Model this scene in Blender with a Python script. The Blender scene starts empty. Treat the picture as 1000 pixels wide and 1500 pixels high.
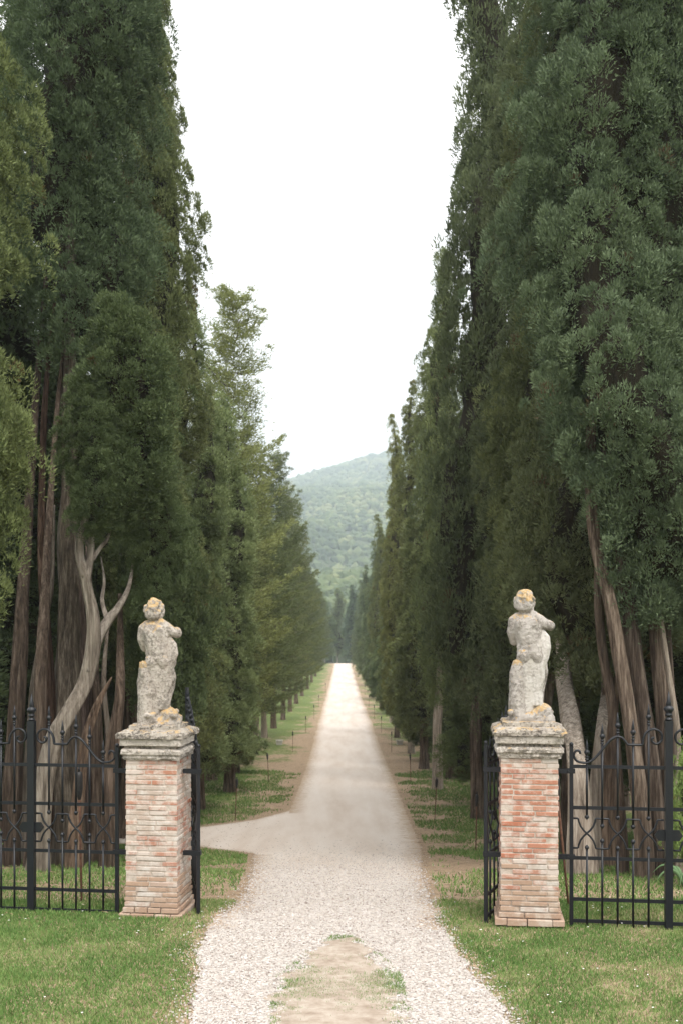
import bpy, math, random
import numpy as np
from mathutils import Vector, noise as mnoise

# ------------------------------------------------------------------ camera
scene = bpy.context.scene
COL = scene.collection
R = math.radians
CAM_Z = 3.04
F = 1500.0            # focal length in pixels of the 1000x1500 photograph
HOR = 910.0           # row of the horizon in the photograph

cam_d = bpy.data.cameras.new("camera")
cam = bpy.data.objects.new("camera", cam_d)
COL.objects.link(cam)
cam.location = (0, 0, CAM_Z)
cam.rotation_euler = (R(90), 0, 0)
cam_d.sensor_fit = 'VERTICAL'
cam_d.sensor_height = 36.0
cam_d.lens = 36.0
cam_d.shift_y = (HOR - 750.0) / 1500.0
cam_d.clip_start = 0.1
cam_d.clip_end = 9000
cam_d.dof.use_dof = True
cam_d.dof.focus_distance = 10.6
cam_d.dof.aperture_fstop = 2.4
scene.camera = cam

# ------------------------------------------------------------------ sky, sun, exposure
SUN_AZ, SUN_EL = R(160), R(55)      # azimuth clockwise from +Y (the view direction)
world = bpy.data.worlds.new("World")
scene.world = world
world.use_nodes = True
wn = world.node_tree
wn.nodes.clear()
w_out = wn.nodes.new("ShaderNodeOutputWorld")
w_bg = wn.nodes.new("ShaderNodeBackground")
w_bg2 = wn.nodes.new("ShaderNodeBackground")
w_mix = wn.nodes.new("ShaderNodeMixShader")
w_sky = wn.nodes.new("ShaderNodeTexSky")
w_sky.sky_type = 'NISHITA'
w_sky.sun_disc = False
w_sky.sun_elevation = SUN_EL
w_sky.sun_rotation = SUN_AZ
w_sky.dust_density = 3.0
w_bg.inputs[1].default_value = 0.10
wn.links.new(w_sky.outputs[0], w_bg.inputs[0])
# thin even cloud cover: brighter towards the zenith as every overcast sky is
w_tc = wn.nodes.new("ShaderNodeTexCoord")
w_sep = wn.nodes.new("ShaderNodeSeparateXYZ")
wn.links.new(w_tc.outputs['Generated'], w_sep.inputs[0])
w_map = wn.nodes.new("ShaderNodeMapRange")
w_map.inputs['From Min'].default_value = 0.0
w_map.inputs['From Max'].default_value = 1.0
w_map.inputs['To Min'].default_value = 0.60
w_map.inputs['To Max'].default_value = 1.80
wn.links.new(w_sep.outputs['Z'], w_map.inputs['Value'])
w_noise = wn.nodes.new("ShaderNodeTexNoise")
w_noise.inputs['Scale'].default_value = 2.2
w_noise.inputs['Detail'].default_value = 4
w_mp = wn.nodes.new("ShaderNodeMapping")
w_mp.inputs['Scale'].default_value = (1, 1, 3.0)
wn.links.new(w_tc.outputs['Generated'], w_mp.inputs[0])
wn.links.new(w_mp.outputs[0], w_noise.inputs['Vector'])
w_n2 = wn.nodes.new("ShaderNodeMapRange")
w_n2.inputs['To Min'].default_value = 0.94
w_n2.inputs['To Max'].default_value = 1.06
wn.links.new(w_noise.outputs[0], w_n2.inputs['Value'])
w_mul = wn.nodes.new("ShaderNodeMath"); w_mul.operation = 'MULTIPLY'
wn.links.new(w_map.outputs[0], w_mul.inputs[0])
wn.links.new(w_n2.outputs[0], w_mul.inputs[1])
w_bg2.inputs[0].default_value = (1.0, 0.985, 0.965, 1)
wn.links.new(w_mul.outputs[0], w_bg2.inputs[1])
w_mix.inputs[0].default_value = 0.9
wn.links.new(w_bg.outputs[0], w_mix.inputs[1])
wn.links.new(w_bg2.outputs[0], w_mix.inputs[2])
wn.links.new(w_mix.outputs[0], w_out.inputs[0])

sun_d = bpy.data.lights.new("sun", 'SUN')
sun_d.energy = 1.25
sun_d.angle = R(20)
sun_d.color = (1.0, 0.94, 0.86)
sun = bpy.data.objects.new("sun", sun_d)
COL.objects.link(sun)
sdir = Vector((math.sin(SUN_AZ) * math.cos(SUN_EL), math.cos(SUN_AZ) * math.cos(SUN_EL), math.sin(SUN_EL)))
sun.rotation_euler = sdir.to_track_quat('Z', 'Y').to_euler()
sun.location = (30, 10, 40)

scene.view_settings.view_transform = 'Standard'
scene.view_settings.look = 'None'
scene.view_settings.gamma = 1.0
scene.view_settings.exposure = 0.94
scene.view_settings.use_curve_mapping = False
scene.cycles.use_denoising = True
scene.cycles.max_bounces = 5
scene.cycles.diffuse_bounces = 3
scene.cycles.transmission_bounces = 3
scene.cycles.glossy_bounces = 2
scene.cycles.volume_bounces = 1
scene.cycles.use_adaptive_sampling = True

# ------------------------------------------------------------------ helpers
rng = np.random.default_rng(7)
random.seed(7)


def mesh(name, verts, faces, mat=None, smooth=False, attr=None):
    me = bpy.data.meshes.new(name)
    me.from_pydata(verts if isinstance(verts, np.ndarray) else [tuple(v) for v in verts], [], faces)
    if smooth:
        me.polygons.foreach_set("use_smooth", np.ones(len(me.polygons), dtype=bool))
    if attr is not None:
        a = me.attributes.new("tone", 'FLOAT', 'POINT')
        a.data.foreach_set("value", np.asarray(attr, dtype=np.float32))
    if mat:
        me.materials.append(mat)
    me.update()
    return me


def obj(name, me, parent=None, loc=(0, 0, 0), rot=(0, 0, 0), scale=(1, 1, 1)):
    o = bpy.data.objects.new(name, me)
    COL.objects.link(o)
    if parent is not None:
        o.parent = parent
    o.location = loc
    o.rotation_euler = rot
    o.scale = scale
    return o


def tag(o, label, cat, group=None):
    o["label"] = label
    o["category"] = cat
    if group:
        o["group"] = group
    return o


def thing(name, label, cat, loc=(0, 0, 0), rot=(0, 0, 0), group=None):
    o = obj(name, None, None, loc, rot)
    o.empty_display_size = 0.2
    return tag(o, label, cat, group)


def catmull(pts, per=8):
    P = np.array(pts, float)
    P = np.vstack([2 * P[0] - P[1], P, 2 * P[-1] - P[-2]])
    out = []
    for i in range(1, len(P) - 2):
        t = np.linspace(0, 1, per, endpoint=False)[:, None]
        a, b, c, d = P[i - 1], P[i], P[i + 1], P[i + 2]
        out.append(0.5 * ((2 * b) + (-a + c) * t + (2 * a - 5 * b + 4 * c - d) * t ** 2 + (-a + 3 * b - 3 * c + d) * t ** 3))
    out.append(P[-2][None, :])
    return np.vstack(out)


def sweep(path, radii, sides=8, flute=0.0, seed=0, twist=0.0, flat=None):
    """tube along a path; flute gives ridged, bark-like cross sections"""
    path = np.array(path, float)
    n = len(path)
    radii = np.broadcast_to(np.array(radii, float), (n,))
    r2 = np.random.default_rng(seed)
    ph = r2.uniform(0, 6.28, 5)
    tang = np.gradient(path, axis=0)
    tang /= np.linalg.norm(tang, axis=1)[:, None] + 1e-9
    ref = np.array([0, 1.0, 0.0]) if abs(tang[0][1]) < 0.9 else np.array([1.0, 0, 0])
    th = np.linspace(0, 2 * np.pi, sides, endpoint=False)
    V = []
    s = np.concatenate([[0], np.cumsum(np.linalg.norm(np.diff(path, axis=0), axis=1))])
    for i in range(n):
        t = tang[i]
        u = ref - t * ref.dot(t)
        u /= np.linalg.norm(u) + 1e-9
        ref = u
        v = np.cross(t, u)
        rr = radii[i] * np.ones(sides)
        if flute:
            rr = rr * (1 + flute * (np.cos(3 * th + ph[0] + twist * s[i]) + 0.7 * np.cos(5 * th + ph[1] + twist * 1.3 * s[i])
                                    + 0.5 * np.cos(8 * th + ph[2] - twist * 0.6 * s[i])) + 0.5 * flute * np.sin(s[i] * 3.1 + ph[3] + 2 * th)
                       + (0.55 * flute * np.cos(11 * th + ph[4] + 1.5 * np.sin(s[i] * 1.1 + ph[2])) if sides > 20 else 0))
        if flat:
            V.append(path[i] + np.outer(np.cos(th) * rr * flat[0], u) + np.outer(np.sin(th) * rr * flat[1], v))
        else:
            V.append(path[i] + np.outer(np.cos(th) * rr, u) + np.outer(np.sin(th) * rr, v))
    V = np.vstack(V)
    faces = []
    for i in range(n - 1):
        for k in range(sides):
            a, b = i * sides + k, i * sides + (k + 1) % sides
            faces.append((a, b, b + sides, a + sides))
    faces.append(tuple(range(sides - 1, -1, -1)))
    faces.append(tuple((n - 1) * sides + k for k in range(sides)))
    return V, faces


def lathe(profile, sides=10):
    """profile: list of (radius, z)"""
    V, Fc = [], []
    th = np.linspace(0, 2 * np.pi, sides, endpoint=False)
    for r, z in profile:
        for t in th:
            V.append((r * math.cos(t), r * math.sin(t), z))
    n = len(profile)
    for i in range(n - 1):
        for k in range(sides):
            a, b = i * sides + k, i * sides + (k + 1) % sides
            Fc.append((a, b, b + sides, a + sides))
    Fc.append(tuple(range(sides - 1, -1, -1)))
    Fc.append(tuple((n - 1) * sides + k for k in range(sides)))
    return V, Fc


def box(x0, x1, y0, y1, z0, z1):
    V = [(x0, y0, z0), (x1, y0, z0), (x1, y1, z0), (x0, y1, z0), (x0, y0, z1), (x1, y0, z1), (x1, y1, z1), (x0, y1, z1)]
    Fc = [(0, 3, 2, 1), (4, 5, 6, 7), (0, 1, 5, 4), (1, 2, 6, 5), (2, 3, 7, 6), (3, 0, 4, 7)]
    return V, Fc


# ------------------------------------------------------------------ materials
def nodes_of(name):
    m = bpy.data.materials.new(name)
    m.use_nodes = True
    nt = m.node_tree
    b = nt.nodes["Principled BSDF"]
    b.inputs['Roughness'].default_value = 0.85
    b.inputs['Specular IOR Level'].default_value = 0.25
    return m, nt, b


def N(nt, typ, **kw):
    n = nt.nodes.new(typ)
    for k, v in kw.items():
        if k in n.inputs:
            n.inputs[k].default_value = v
        else:
            setattr(n, k, v)
    return n


def noise_tex(nt, scale, detail=4, rough=0.6, vec=None):
    n = N(nt, "ShaderNodeTexNoise")
    n.inputs['Scale'].default_value = scale
    n.inputs['Detail'].default_value = detail
    n.inputs['Roughness'].default_value = rough
    if vec is not None:
        nt.links.new(vec, n.inputs['Vector'])
    return n.outputs[0]


def ramp(nt, fac, stops):
    r = N(nt, "ShaderNodeValToRGB")
    e = r.color_ramp.elements
    while len(e) < len(stops):
        e.new(0.5)
    for el, (p, c) in zip(e, stops):
        el.position = p
        el.color = (c[0], c[1], c[2], 1) if not isinstance(c, (int, float)) else (c, c, c, 1)
    nt.links.new(fac, r.inputs[0])
    return r.outputs[0]


def mixc(nt, fac, a, b, typ='MIX'):
    n = nt.nodes.new("ShaderNodeMix")
    n.data_type = 'RGBA'
    n.blend_type = typ
    for sock, v in ((n.inputs[0], fac), (n.inputs[6], a), (n.inputs[7], b)):
        if isinstance(v, bpy.types.NodeSocket):
            nt.links.new(v, sock)
        elif isinstance(v, (int, float)):
            sock.default_value = v
        else:
            sock.default_value = (v[0], v[1], v[2], 1)
    return n.outputs[2]


def math_n(nt, op, a, b=0.0, c=0.0, clamp=False):
    n = nt.nodes.new("ShaderNodeMath")
    n.operation = op
    n.use_clamp = clamp
    for i, v in enumerate((a, b, c)):
        if isinstance(v, bpy.types.NodeSocket):
            nt.links.new(v, n.inputs[i])
        else:
            n.inputs[i].default_value = v
    return n.outputs[0]


def bump(nt, b, height, dist=0.02, strength=0.6):
    n = N(nt, "ShaderNodeBump")
    n.inputs['Strength'].default_value = strength
    n.inputs['Distance'].default_value = dist
    nt.links.new(height, n.inputs['Height'])
    nt.links.new(n.outputs[0], b.inputs['Normal'])


def obj_coord(nt, scale=(1, 1, 1), which='Object'):
    t = N(nt, "ShaderNodeTexCoord")
    m = N(nt, "ShaderNodeMapping")
    m.inputs['Scale'].default_value = scale
    nt.links.new(t.outputs[which], m.inputs[0])
    return m.outputs[0]


def world_pos(nt, scale=(1, 1, 1)):
    g = N(nt, "ShaderNodeNewGeometry")
    m = N(nt, "ShaderNodeMapping")
    m.inputs['Scale'].default_value = scale
    nt.links.new(g.outputs['Position'], m.inputs[0])
    return m.outputs[0]


def mat_foliage(name, dark, light, brown=(0.10, 0.065, 0.035), transl=0.22):
    m, nt, b = nodes_of(name)
    at = N(nt, "ShaderNodeAttribute", attribute_name="tone")
    oi = N(nt, "ShaderNodeObjectInfo")
    c = mixc(nt, at.outputs['Fac'], dark, light)
    ns = noise_tex(nt, 0.9, 3, 0.6, obj_coord(nt))
    c = mixc(nt, math_n(nt, 'MULTIPLY', ns, 0.5), c, (light[0] * 1.25, light[1] * 1.1, light[2] * 0.8))
    # the few dead brown sprays
    br = math_n(nt, 'GREATER_THAN', at.outputs['Fac'], 1.5)
    c = mixc(nt, br, c, brown)
    c = mixc(nt, 1.0, c, oi.outputs['Color'], 'MULTIPLY')
    nt.links.new(c, b.inputs['Base Color'])
    b.inputs['Roughness'].default_value = 0.75
    b.inputs['Specular IOR Level'].default_value = 0.2
    tr = N(nt, "ShaderNodeBsdfTranslucent")
    nt.links.new(c, tr.inputs[0])
    mx = N(nt, "ShaderNodeMixShader")
    mx.inputs[0].default_value = transl
    nt.links.new(b.outputs[0], mx.inputs[1])
    nt.links.new(tr.outputs[0], mx.inputs[2])
    nt.links.new(mx.outputs[0], nt.nodes["Material Output"].inputs[0])
    return m


def mat_bark(name, a, b_, c_):
    m, nt, b = nodes_of(name)
    v = obj_coord(nt, (7, 7, 0.55))
    n1 = noise_tex(nt, 1.7, 7, 0.72, v)
    n2 = noise_tex(nt, 1.4, 3, 0.5, obj_coord(nt, (1, 1, 0.6)))
    n5 = noise_tex(nt, 1.0, 4, 0.7, obj_coord(nt, (34, 34, 2.2)))
    n1 = math_n(nt, 'ADD', math_n(nt, 'MULTIPLY', n1, 0.62), math_n(nt, 'MULTIPLY', n5, 0.38))
    c = ramp(nt, n1, [(0.40, a), (0.50, b_), (0.60, c_)])
    c = mixc(nt, math_n(nt, 'MULTIPLY', n2, 0.35), c, b_)
    oi = N(nt, "ShaderNodeObjectInfo")
    c = mixc(nt, 1.0, c, oi.outputs['Color'], 'MULTIPLY')
    nt.links.new(c, b.inputs['Base Color'])
    bump(nt, b, n1, 0.06, 1.0)
    b.inputs['Roughness'].default_value = 0.9
    return m


M_FOL = mat_foliage("cypress_foliage", (0.046, 0.067, 0.041), (0.170, 0.208, 0.124))
M_FOL2 = mat_foliage("conifer_foliage", (0.065, 0.085, 0.042), (0.165, 0.190, 0.092), transl=0.25)
M_INNER = mat_bark("inner_twigs", (0.020, 0.017, 0.011), (0.030, 0.026, 0.016), (0.045, 0.035, 0.022))  # dark brown of the solid cores, standing for the shaded crown interior
M_BARK = mat_bark("cypress_bark", (0.022, 0.016, 0.012), (0.095, 0.072, 0.057), (0.225, 0.185, 0.152))
M_BARKP = mat_bark("weathered_bark", (0.10, 0.085, 0.07), (0.27, 0.235, 0.20), (0.46, 0.42, 0.37))


def mat_iron():
    m, nt, b = nodes_of("black_iron")
    v = obj_coord(nt)
    n = noise_tex(nt, 14, 4, 0.6, v)
    c = ramp(nt, n, [(0.3, (0.006, 0.007, 0.010)), (0.62, (0.011, 0.013, 0.017)), (0.82, (0.035, 0.022, 0.017))])
    nt.links.new(c, b.inputs['Base Color'])
    b.inputs['Roughness'].default_value = 0.42
    b.inputs['Specular IOR Level'].default_value = 0.4
    bump(nt, b, n, 0.003, 0.4)
    return m


M_IRON = mat_iron()


def mat_brick(name, cols, lime, lime_amt):
    m, nt, b = nodes_of(name)
    oi = N(nt, "ShaderNodeObjectInfo")
    base = ramp(nt, oi.outputs['Random'], [(i / max(1, len(cols) - 1), c) for i, c in enumerate(cols)])
    p = world_pos(nt)
    n1 = noise_tex(nt, 28, 5, 0.65, p)
    base = mixc(nt, math_n(nt, 'MULTIPLY', n1, 0.55), base, (cols[0][0] * 0.55, cols[0][1] * 0.5, cols[0][2] * 0.5))
    n2 = noise_tex(nt, 5.5, 6, 0.72, p)
    lm = ramp(nt, n2, [(0.60 - lime_amt, 0.0), (0.72 - lime_amt * 0.75, 1.0)])
    c = mixc(nt, math_n(nt, 'MULTIPLY', lm, 0.86), base, lime)
    n3 = noise_tex(nt, 60, 3, 0.6, p)
    sp = ramp(nt, n3, [(0.66, 0.0), (0.72, 1.0)])
    c = mixc(nt, math_n(nt, 'MULTIPLY', sp, 0.6), c, (0.62, 0.58, 0.52))
    nt.links.new(c, b.inputs['Base Color'])
    bump(nt, b, n1, 0.006, 0.6)
    b.inputs['Roughness'].default_value = 0.92
    return m


REDS = [(0.404, 0.172, 0.107), (0.464, 0.228, 0.150), (0.396, 0.194, 0.142), (0.499, 0.284, 0.202), (0.430, 0.168, 0.099)]
PALES = [(0.516, 0.430, 0.361), (0.482, 0.378, 0.310), (0.533, 0.482, 0.421), (0.473, 0.310, 0.232)]
BEIGES = [(0.447, 0.310, 0.224), (0.482, 0.361, 0.275), (0.413, 0.284, 0.206)]
M_BRICK = {
    'red': mat_brick("brick_red", REDS, (0.568, 0.499, 0.439), 0.13),
    'washed': mat_brick("brick_limewashed", REDS[1:], (0.568, 0.516, 0.464), 0.19),
    'pale': mat_brick("brick_pale", PALES, (0.585, 0.550, 0.507), 0.14),
    'beige': mat_brick("brick_beige", BEIGES, (0.516, 0.447, 0.378), 0.10),
}


def mat_mortar():
    m, nt, b = nodes_of("lime_mortar")
    p = world_pos(nt)
    n = noise_tex(nt, 22, 5, 0.7, p)
    c = ramp(nt, n, [(0.3, (0.37, 0.31, 0.25)), (0.6, (0.55, 0.48, 0.42))])
    nt.links.new(c, b.inputs['Base Color'])
    bump(nt, b, n, 0.008, 0.8)
    return m


M_MORTAR = mat_mortar()


def mat_stone(name, base, pale, dark, lichen_amt, seed=0.0, smut=0.5):
    """weathered limestone: black crust and orange lichen on faces that look up"""
    m, nt, b = nodes_of(name)
    g = N(nt, "ShaderNodeNewGeometry")
    mp = N(nt, "ShaderNodeMapping")
    mp.inputs['Location'].default_value = (seed, seed * 0.7, seed * 1.3)
    nt.links.new(g.outputs['Position'], mp.inputs[0])
    p = mp.outputs[0]
    n1 = noise_tex(nt, 9, 6, 0.7, p)
    n2 = noise_tex(nt, 38, 5, 0.7, p)
    n3 = noise_tex(nt, 4.2, 5, 0.65, p)
    n4 = noise_tex(nt, 15, 5, 0.7, p)
    c = ramp(nt, n1, [(0.30, base), (0.66, pale)])
    sep = N(nt, "ShaderNodeSeparateXYZ")
    nt.links.new(g.outputs['Normal'], sep.inputs[0])
    upn = math_n(nt, 'MULTIPLY_ADD', sep.outputs['Z'], 0.22, 0.0)
    d = math_n(nt, 'ADD', n2, math_n(nt, 'MULTIPLY', math_n(nt, 'SUBTRACT', n3, 0.5), 0.8))
    dk = ramp(nt, d, [(0.47, 0.0), (0.62, 1.0)])
    c = mixc(nt, math_n(nt, 'MULTIPLY', dk, smut), c, dark)
    l = math_n(nt, 'ADD', n4, math_n(nt, 'ADD', upn, math_n(nt, 'MULTIPLY', math_n(nt, 'SUBTRACT', n3, 0.5), 0.5)))
    at = N(nt, "ShaderNodeAttribute", attribute_name="tone")
    l = math_n(nt, 'ADD', l, math_n(nt, 'MULTIPLY', at.outputs['Fac'], 0.165))
    lf = ramp(nt, l, [(0.74 - lichen_amt, 0.0), (0.84 - lichen_amt, 1.0)])
    lc = ramp(nt, n2, [(0.35, (0.42, 0.235, 0.065)), (0.52, (0.50, 0.35, 0.17)), (0.66, (0.55, 0.47, 0.36))])
    c = mixc(nt, math_n(nt, 'MULTIPLY', lf, 0.85), c, lc)
    nt.links.new(c, b.inputs['Base Color'])
    h = math_n(nt, 'ADD', n2, math_n(nt, 'MULTIPLY', n1, 1.5))
    bump(nt, b, h, 0.018, 1.0)
    b.inputs['Roughness'].default_value = 0.95
    return m


M_STATUE_L = mat_stone("statue_stone_warm", (0.340, 0.297, 0.255), (0.510, 0.468, 0.416), (0.111, 0.098, 0.085), 0.075, 3.1, 0.64)
M_STATUE_R = mat_stone("statue_stone_grey", (0.323, 0.293, 0.264), (0.510, 0.476, 0.442), (0.119, 0.106, 0.093), 0.09, 9.4, 0.60)
M_DRAPE = mat_stone("drapery_stone", (0.476, 0.442, 0.399), (0.595, 0.570, 0.535), (0.255, 0.230, 0.204), -0.10, 5.2, 0.4)  # paler stone with weaker staining, for one figure's drapery
M_CAP = mat_stone("cap_stone", (0.399, 0.357, 0.306), (0.561, 0.518, 0.468), (0.102, 0.089, 0.072), 0.0, 1.7, 0.65)
M_CAPD = mat_stone("cap_stone_crusted", (0.281, 0.246, 0.212), (0.468, 0.425, 0.365), (0.064, 0.055, 0.047), 0.05, 4.4, 0.85)


def mat_ground():
    m, nt, b = nodes_of("turf_and_earth")
    g = N(nt, "ShaderNodeNewGeometry")
    sep = N(nt, "ShaderNodeSeparateXYZ")
    nt.links.new(g.outputs['Position'], sep.inputs[0])
    p = g.outputs['Position']
    n1 = noise_tex(nt, 0.8, 6, 0.66, world_pos(nt, (0.7, 0.42, 1)))
    n2 = noise_tex(nt, 6, 5, 0.7, p)
    n3 = noise_tex(nt, 40, 3, 0.7, p)
    grass = ramp(nt, n2, [(0.3, (0.085, 0.125, 0.030)), (0.5, (0.135, 0.185, 0.048)), (0.7, (0.23, 0.23, 0.085))])
    earth = ramp(nt, n2, [(0.28, (0.22, 0.150, 0.095)), (0.5, (0.36, 0.260, 0.170)), (0.72, (0.46, 0.35, 0.24))])
    # the verge near the drive is worn to bare earth; the lawn before the gate is not
    ax = math_n(nt, 'ABSOLUTE', math_n(nt, 'SUBTRACT', sep.outputs['X'], 0.3))
    worn = N(nt, "ShaderNodeMapRange")
    worn.inputs['From Min'].default_value = 1.7
    worn.inputs['From Max'].default_value = 4.4
    worn.inputs['To Min'].default_value = 0.30
    worn.inputs['To Max'].default_value = 0.0
    nt.links.new(ax, worn.inputs['Value'])
    far = N(nt, "ShaderNodeMapRange")
    far.inputs['From Min'].default_value = 10.0
    far.inputs['From Max'].default_value = 11.5
    far.inputs['To Min'].default_value = -0.16
    far.inputs['To Max'].default_value = 0.03
    nt.links.new(sep.outputs['Y'], far.inputs['Value'])
    far2 = N(nt, "ShaderNodeMapRange")
    far2.inputs['From Min'].default_value = 45.0
    far2.inputs['From Max'].default_value = 80.0
    far2.inputs['To Min'].default_value = 0.0
    far2.inputs['To Max'].default_value = -0.16
    nt.links.new(sep.outputs['Y'], far2.inputs['Value'])
    f = math_n(nt, 'ADD', math_n(nt, 'ADD', n1, worn.outputs[0]), math_n(nt, 'ADD', far.outputs[0], far2.outputs[0]))
    f = math_n(nt, 'ADD', f, math_n(nt, 'MULTIPLY', math_n(nt, 'SUBTRACT', n2, 0.5), 0.30))
    fac = ramp(nt, f, [(0.47, 0.0), (0.60, 1.0)])
    c = mixc(nt, fac, grass, earth)
    sp = ramp(nt, n3, [(0.40, 0.62), (0.62, 1.15)])
    c = mixc(nt, 1.0, c, sp, 'MULTIPLY')
    nt.links.new(c, b.inputs['Base Color'])
    bump(nt, b, math_n(nt, 'ADD', n3, n2), 0.03, 0.7)
    b.inputs['Roughness'].default_value = 0.95
    return m


def mat_gravel():
    m, nt, b = nodes_of("pale_gravel")
    g = N(nt, "ShaderNodeNewGeometry")
    sep = N(nt, "ShaderNodeSeparateXYZ")
    nt.links.new(g.outputs['Position'], sep.inputs[0])
    p = g.outputs['Position']
    vo = N(nt, "ShaderNodeTexVoronoi")
    vo.inputs['Scale'].default_value = 38
    nt.links.new(p, vo.inputs['Vector'])
    n1 = noise_tex(nt, 1.1, 4, 0.6, world_pos(nt, (1.5, 0.16, 0.2)))
    n2 = noise_tex(nt, 55, 3, 0.7, p)
    n3 = noise_tex(nt, 7, 4, 0.7, p)
    sepc = N(nt, "ShaderNodeSeparateColor")
    nt.links.new(vo.outputs['Color'], sepc.inputs[0])
    st = ramp(nt, sepc.outputs[0], [(0.0, (0.37, 0.325, 0.29)), (0.5, (0.50, 0.46, 0.42)), (1.0, (0.57, 0.54, 0.51))])
    c = mixc(nt, math_n(nt, 'MULTIPLY', n2, 0.5), st, (0.46, 0.40, 0.35))
    # compacted, dustier surface beyond the gate and earth worn through at the edges
    pk = N(nt, "ShaderNodeMapRange")
    pk.inputs['From Min'].default_value = 9.0
    pk.inputs['From Max'].default_value = 19.0
    nt.links.new(sep.outputs['Y'], pk.inputs['Value'])
    dust = ramp(nt, n1, [(0.28, (0.56, 0.465, 0.39)), (0.50, (0.65, 0.57, 0.50)), (0.70, (0.70, 0.635, 0.575))])
    dust = mixc(nt, math_n(nt, 'MULTIPLY', n2, 0.30), dust, (0.46, 0.37, 0.30))
    c = mixc(nt, math_n(nt, 'MULTIPLY', pk.outputs[0], 0.85), c, dust)
    at = N(nt, "ShaderNodeAttribute", attribute_name="tone")
    e = math_n(nt, 'ADD', at.outputs['Fac'], math_n(nt, 'MULTIPLY', math_n(nt, 'SUBTRACT', n3, 0.5), 1.3))
    ef = ramp(nt, e, [(0.45, 0.0), (0.95, 1.0)])
    c = mixc(nt, math_n(nt, 'MULTIPLY', ef, 0.85), c, (0.36, 0.265, 0.18))
    nt.links.new(c, b.inputs['Base Color'])
    bump(nt, b, math_n(nt, 'ADD', vo.outputs['Distance'], math_n(nt, 'MULTIPLY', n3, 0.8)), 0.02, 0.7)
    b.inputs['Roughness'].default_value = 0.95
    return m


def mat_simple(name, stops, scale=20, rough=0.9, bdist=0.006, spec=0.25, rand=False):
    m, nt, b = nodes_of(name)
    p = world_pos(nt)
    n = noise_tex(nt, scale, 4, 0.65, p)
    if rand:
        at = N(nt, "ShaderNodeAttribute", attribute_name="tone")
        n = at.outputs['Fac']
    c = ramp(nt, n, stops)
    nt.links.new(c, b.inputs['Base Color'])
    if bdist:
        bump(nt, b, noise_tex(nt, scale * 2, 3, 0.6, p), bdist, 0.6)
    b.inputs['Roughness'].default_value = rough
    b.inputs['Specular IOR Level'].default_value = spec
    return m


M_GROUND = mat_ground()
M_GRAVEL = mat_gravel()
M_EARTH = mat_simple("bare_earth", [(0.3, (0.25, 0.195, 0.15)), (0.5, (0.345, 0.285, 0.23)), (0.7, (0.43, 0.375, 0.315))], 9)
M_PEBBLE = mat_simple("limestone_pebbles", [(0.0, (0.17, 0.13, 0.11)), (0.28, (0.34, 0.295, 0.265)), (0.6, (0.455, 0.415, 0.385)), (1.0, (0.59, 0.56, 0.535))], 30, 0.9, 0, rand=True)
M_GRASS = mat_simple("grass_blades", [(0.0, (0.062, 0.132, 0.028)), (0.5, (0.122, 0.218, 0.054)), (0.8, (0.225, 0.280, 0.10)), (1.0, (0.36, 0.33, 0.18))], 30, 0.7, 0, rand=True)
M_DAISY = mat_simple("daisy_petals", [(0.3, (0.75, 0.74, 0.70)), (0.7, (0.82, 0.81, 0.78))], 30, 0.8, 0)
M_LITTER = mat_simple("dry_litter", [(0.0, (0.09, 0.055, 0.035)), (0.6, (0.24, 0.16, 0.10)), (1.0, (0.50, 0.42, 0.33))], 30, 0.9, 0, rand=True)
M_ROD = mat_simple("rusty_rod", [(0.3, (0.05, 0.025, 0.016)), (0.6, (0.13, 0.065, 0.04))], 25, 0.8, 0.002)
M_CAN = mat_simple("torch_can", [(0.3, (0.012, 0.012, 0.013)), (0.7, (0.03, 0.028, 0.027))], 25, 0.55, 0.002, 0.4)
M_BLOCK = mat_simple("marker_stone", [(0.3, (0.40, 0.37, 0.33)), (0.7, (0.60, 0.57, 0.53))], 8, 0.9, 0.01)
M_WOOD = mat_simple("forest_canopy", [(0.0, (0.030, 0.050, 0.022)), (0.5, (0.085, 0.115, 0.045)), (1.0, (0.19, 0.20, 0.09))], 0.2, 0.9, 0, rand=True)
M_HILL = mat_simple("forest_floor", [(0.3, (0.035, 0.050, 0.024)), (0.7, (0.07, 0.085, 0.04))], 0.05, 0.95, 0)

# ------------------------------------------------------------------ terrain
PD = np.array([-30, -5, 0, 5, 7, 9, 10.3, 12, 14, 17, 20.5, 24, 28, 34, 40, 49, 58, 70, 84, 120, 170, 222, 240, 300, 420, 900, 4000], float)
PZ = np.array([1.55, 1.50, 1.36, 0.50, 0.20, 0.05, 0.0, -0.16, -0.46, -1.0, -1.57, -2.02, -2.42, -2.90, -3.29, -3.85, -4.30, -4.66, -5.05, -5.6, -5.95, -6.2, -6.9, -11, -14, -14, -14], float)


def _pchip(xs, ys):
    h = np.diff(xs); d = np.diff(ys) / h
    m = np.zeros(len(xs))
    for i in range(1, len(xs) - 1):
        if d[i - 1] * d[i] > 0:
            w1, w2 = 2 * h[i] + h[i - 1], h[i] + 2 * h[i - 1]
            m[i] = (w1 + w2) / (w1 / d[i - 1] + w2 / d[i])
    m[0], m[-1] = d[0], d[-1]

    def f(x):
        x = np.asarray(x, float)
        i = np.clip(np.searchsorted(xs, x) - 1, 0, len(xs) - 2)
        t = (x - xs[i]) / h[i]
        return ((2 * t ** 3 - 3 * t ** 2 + 1) * ys[i] + (t ** 3 - 2 * t ** 2 + t) * h[i] * m[i]
                + (-2 * t ** 3 + 3 * t ** 2) * ys[i + 1] + (t ** 3 - t ** 2) * h[i] * m[i + 1])
    return f


GZ = _pchip(PD, PZ)


def gz(y):
    return float(GZ(y))


def px(x, d):
    """lateral position of a photo column at distance d"""
    return (x - 500.0) * d / F


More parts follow.
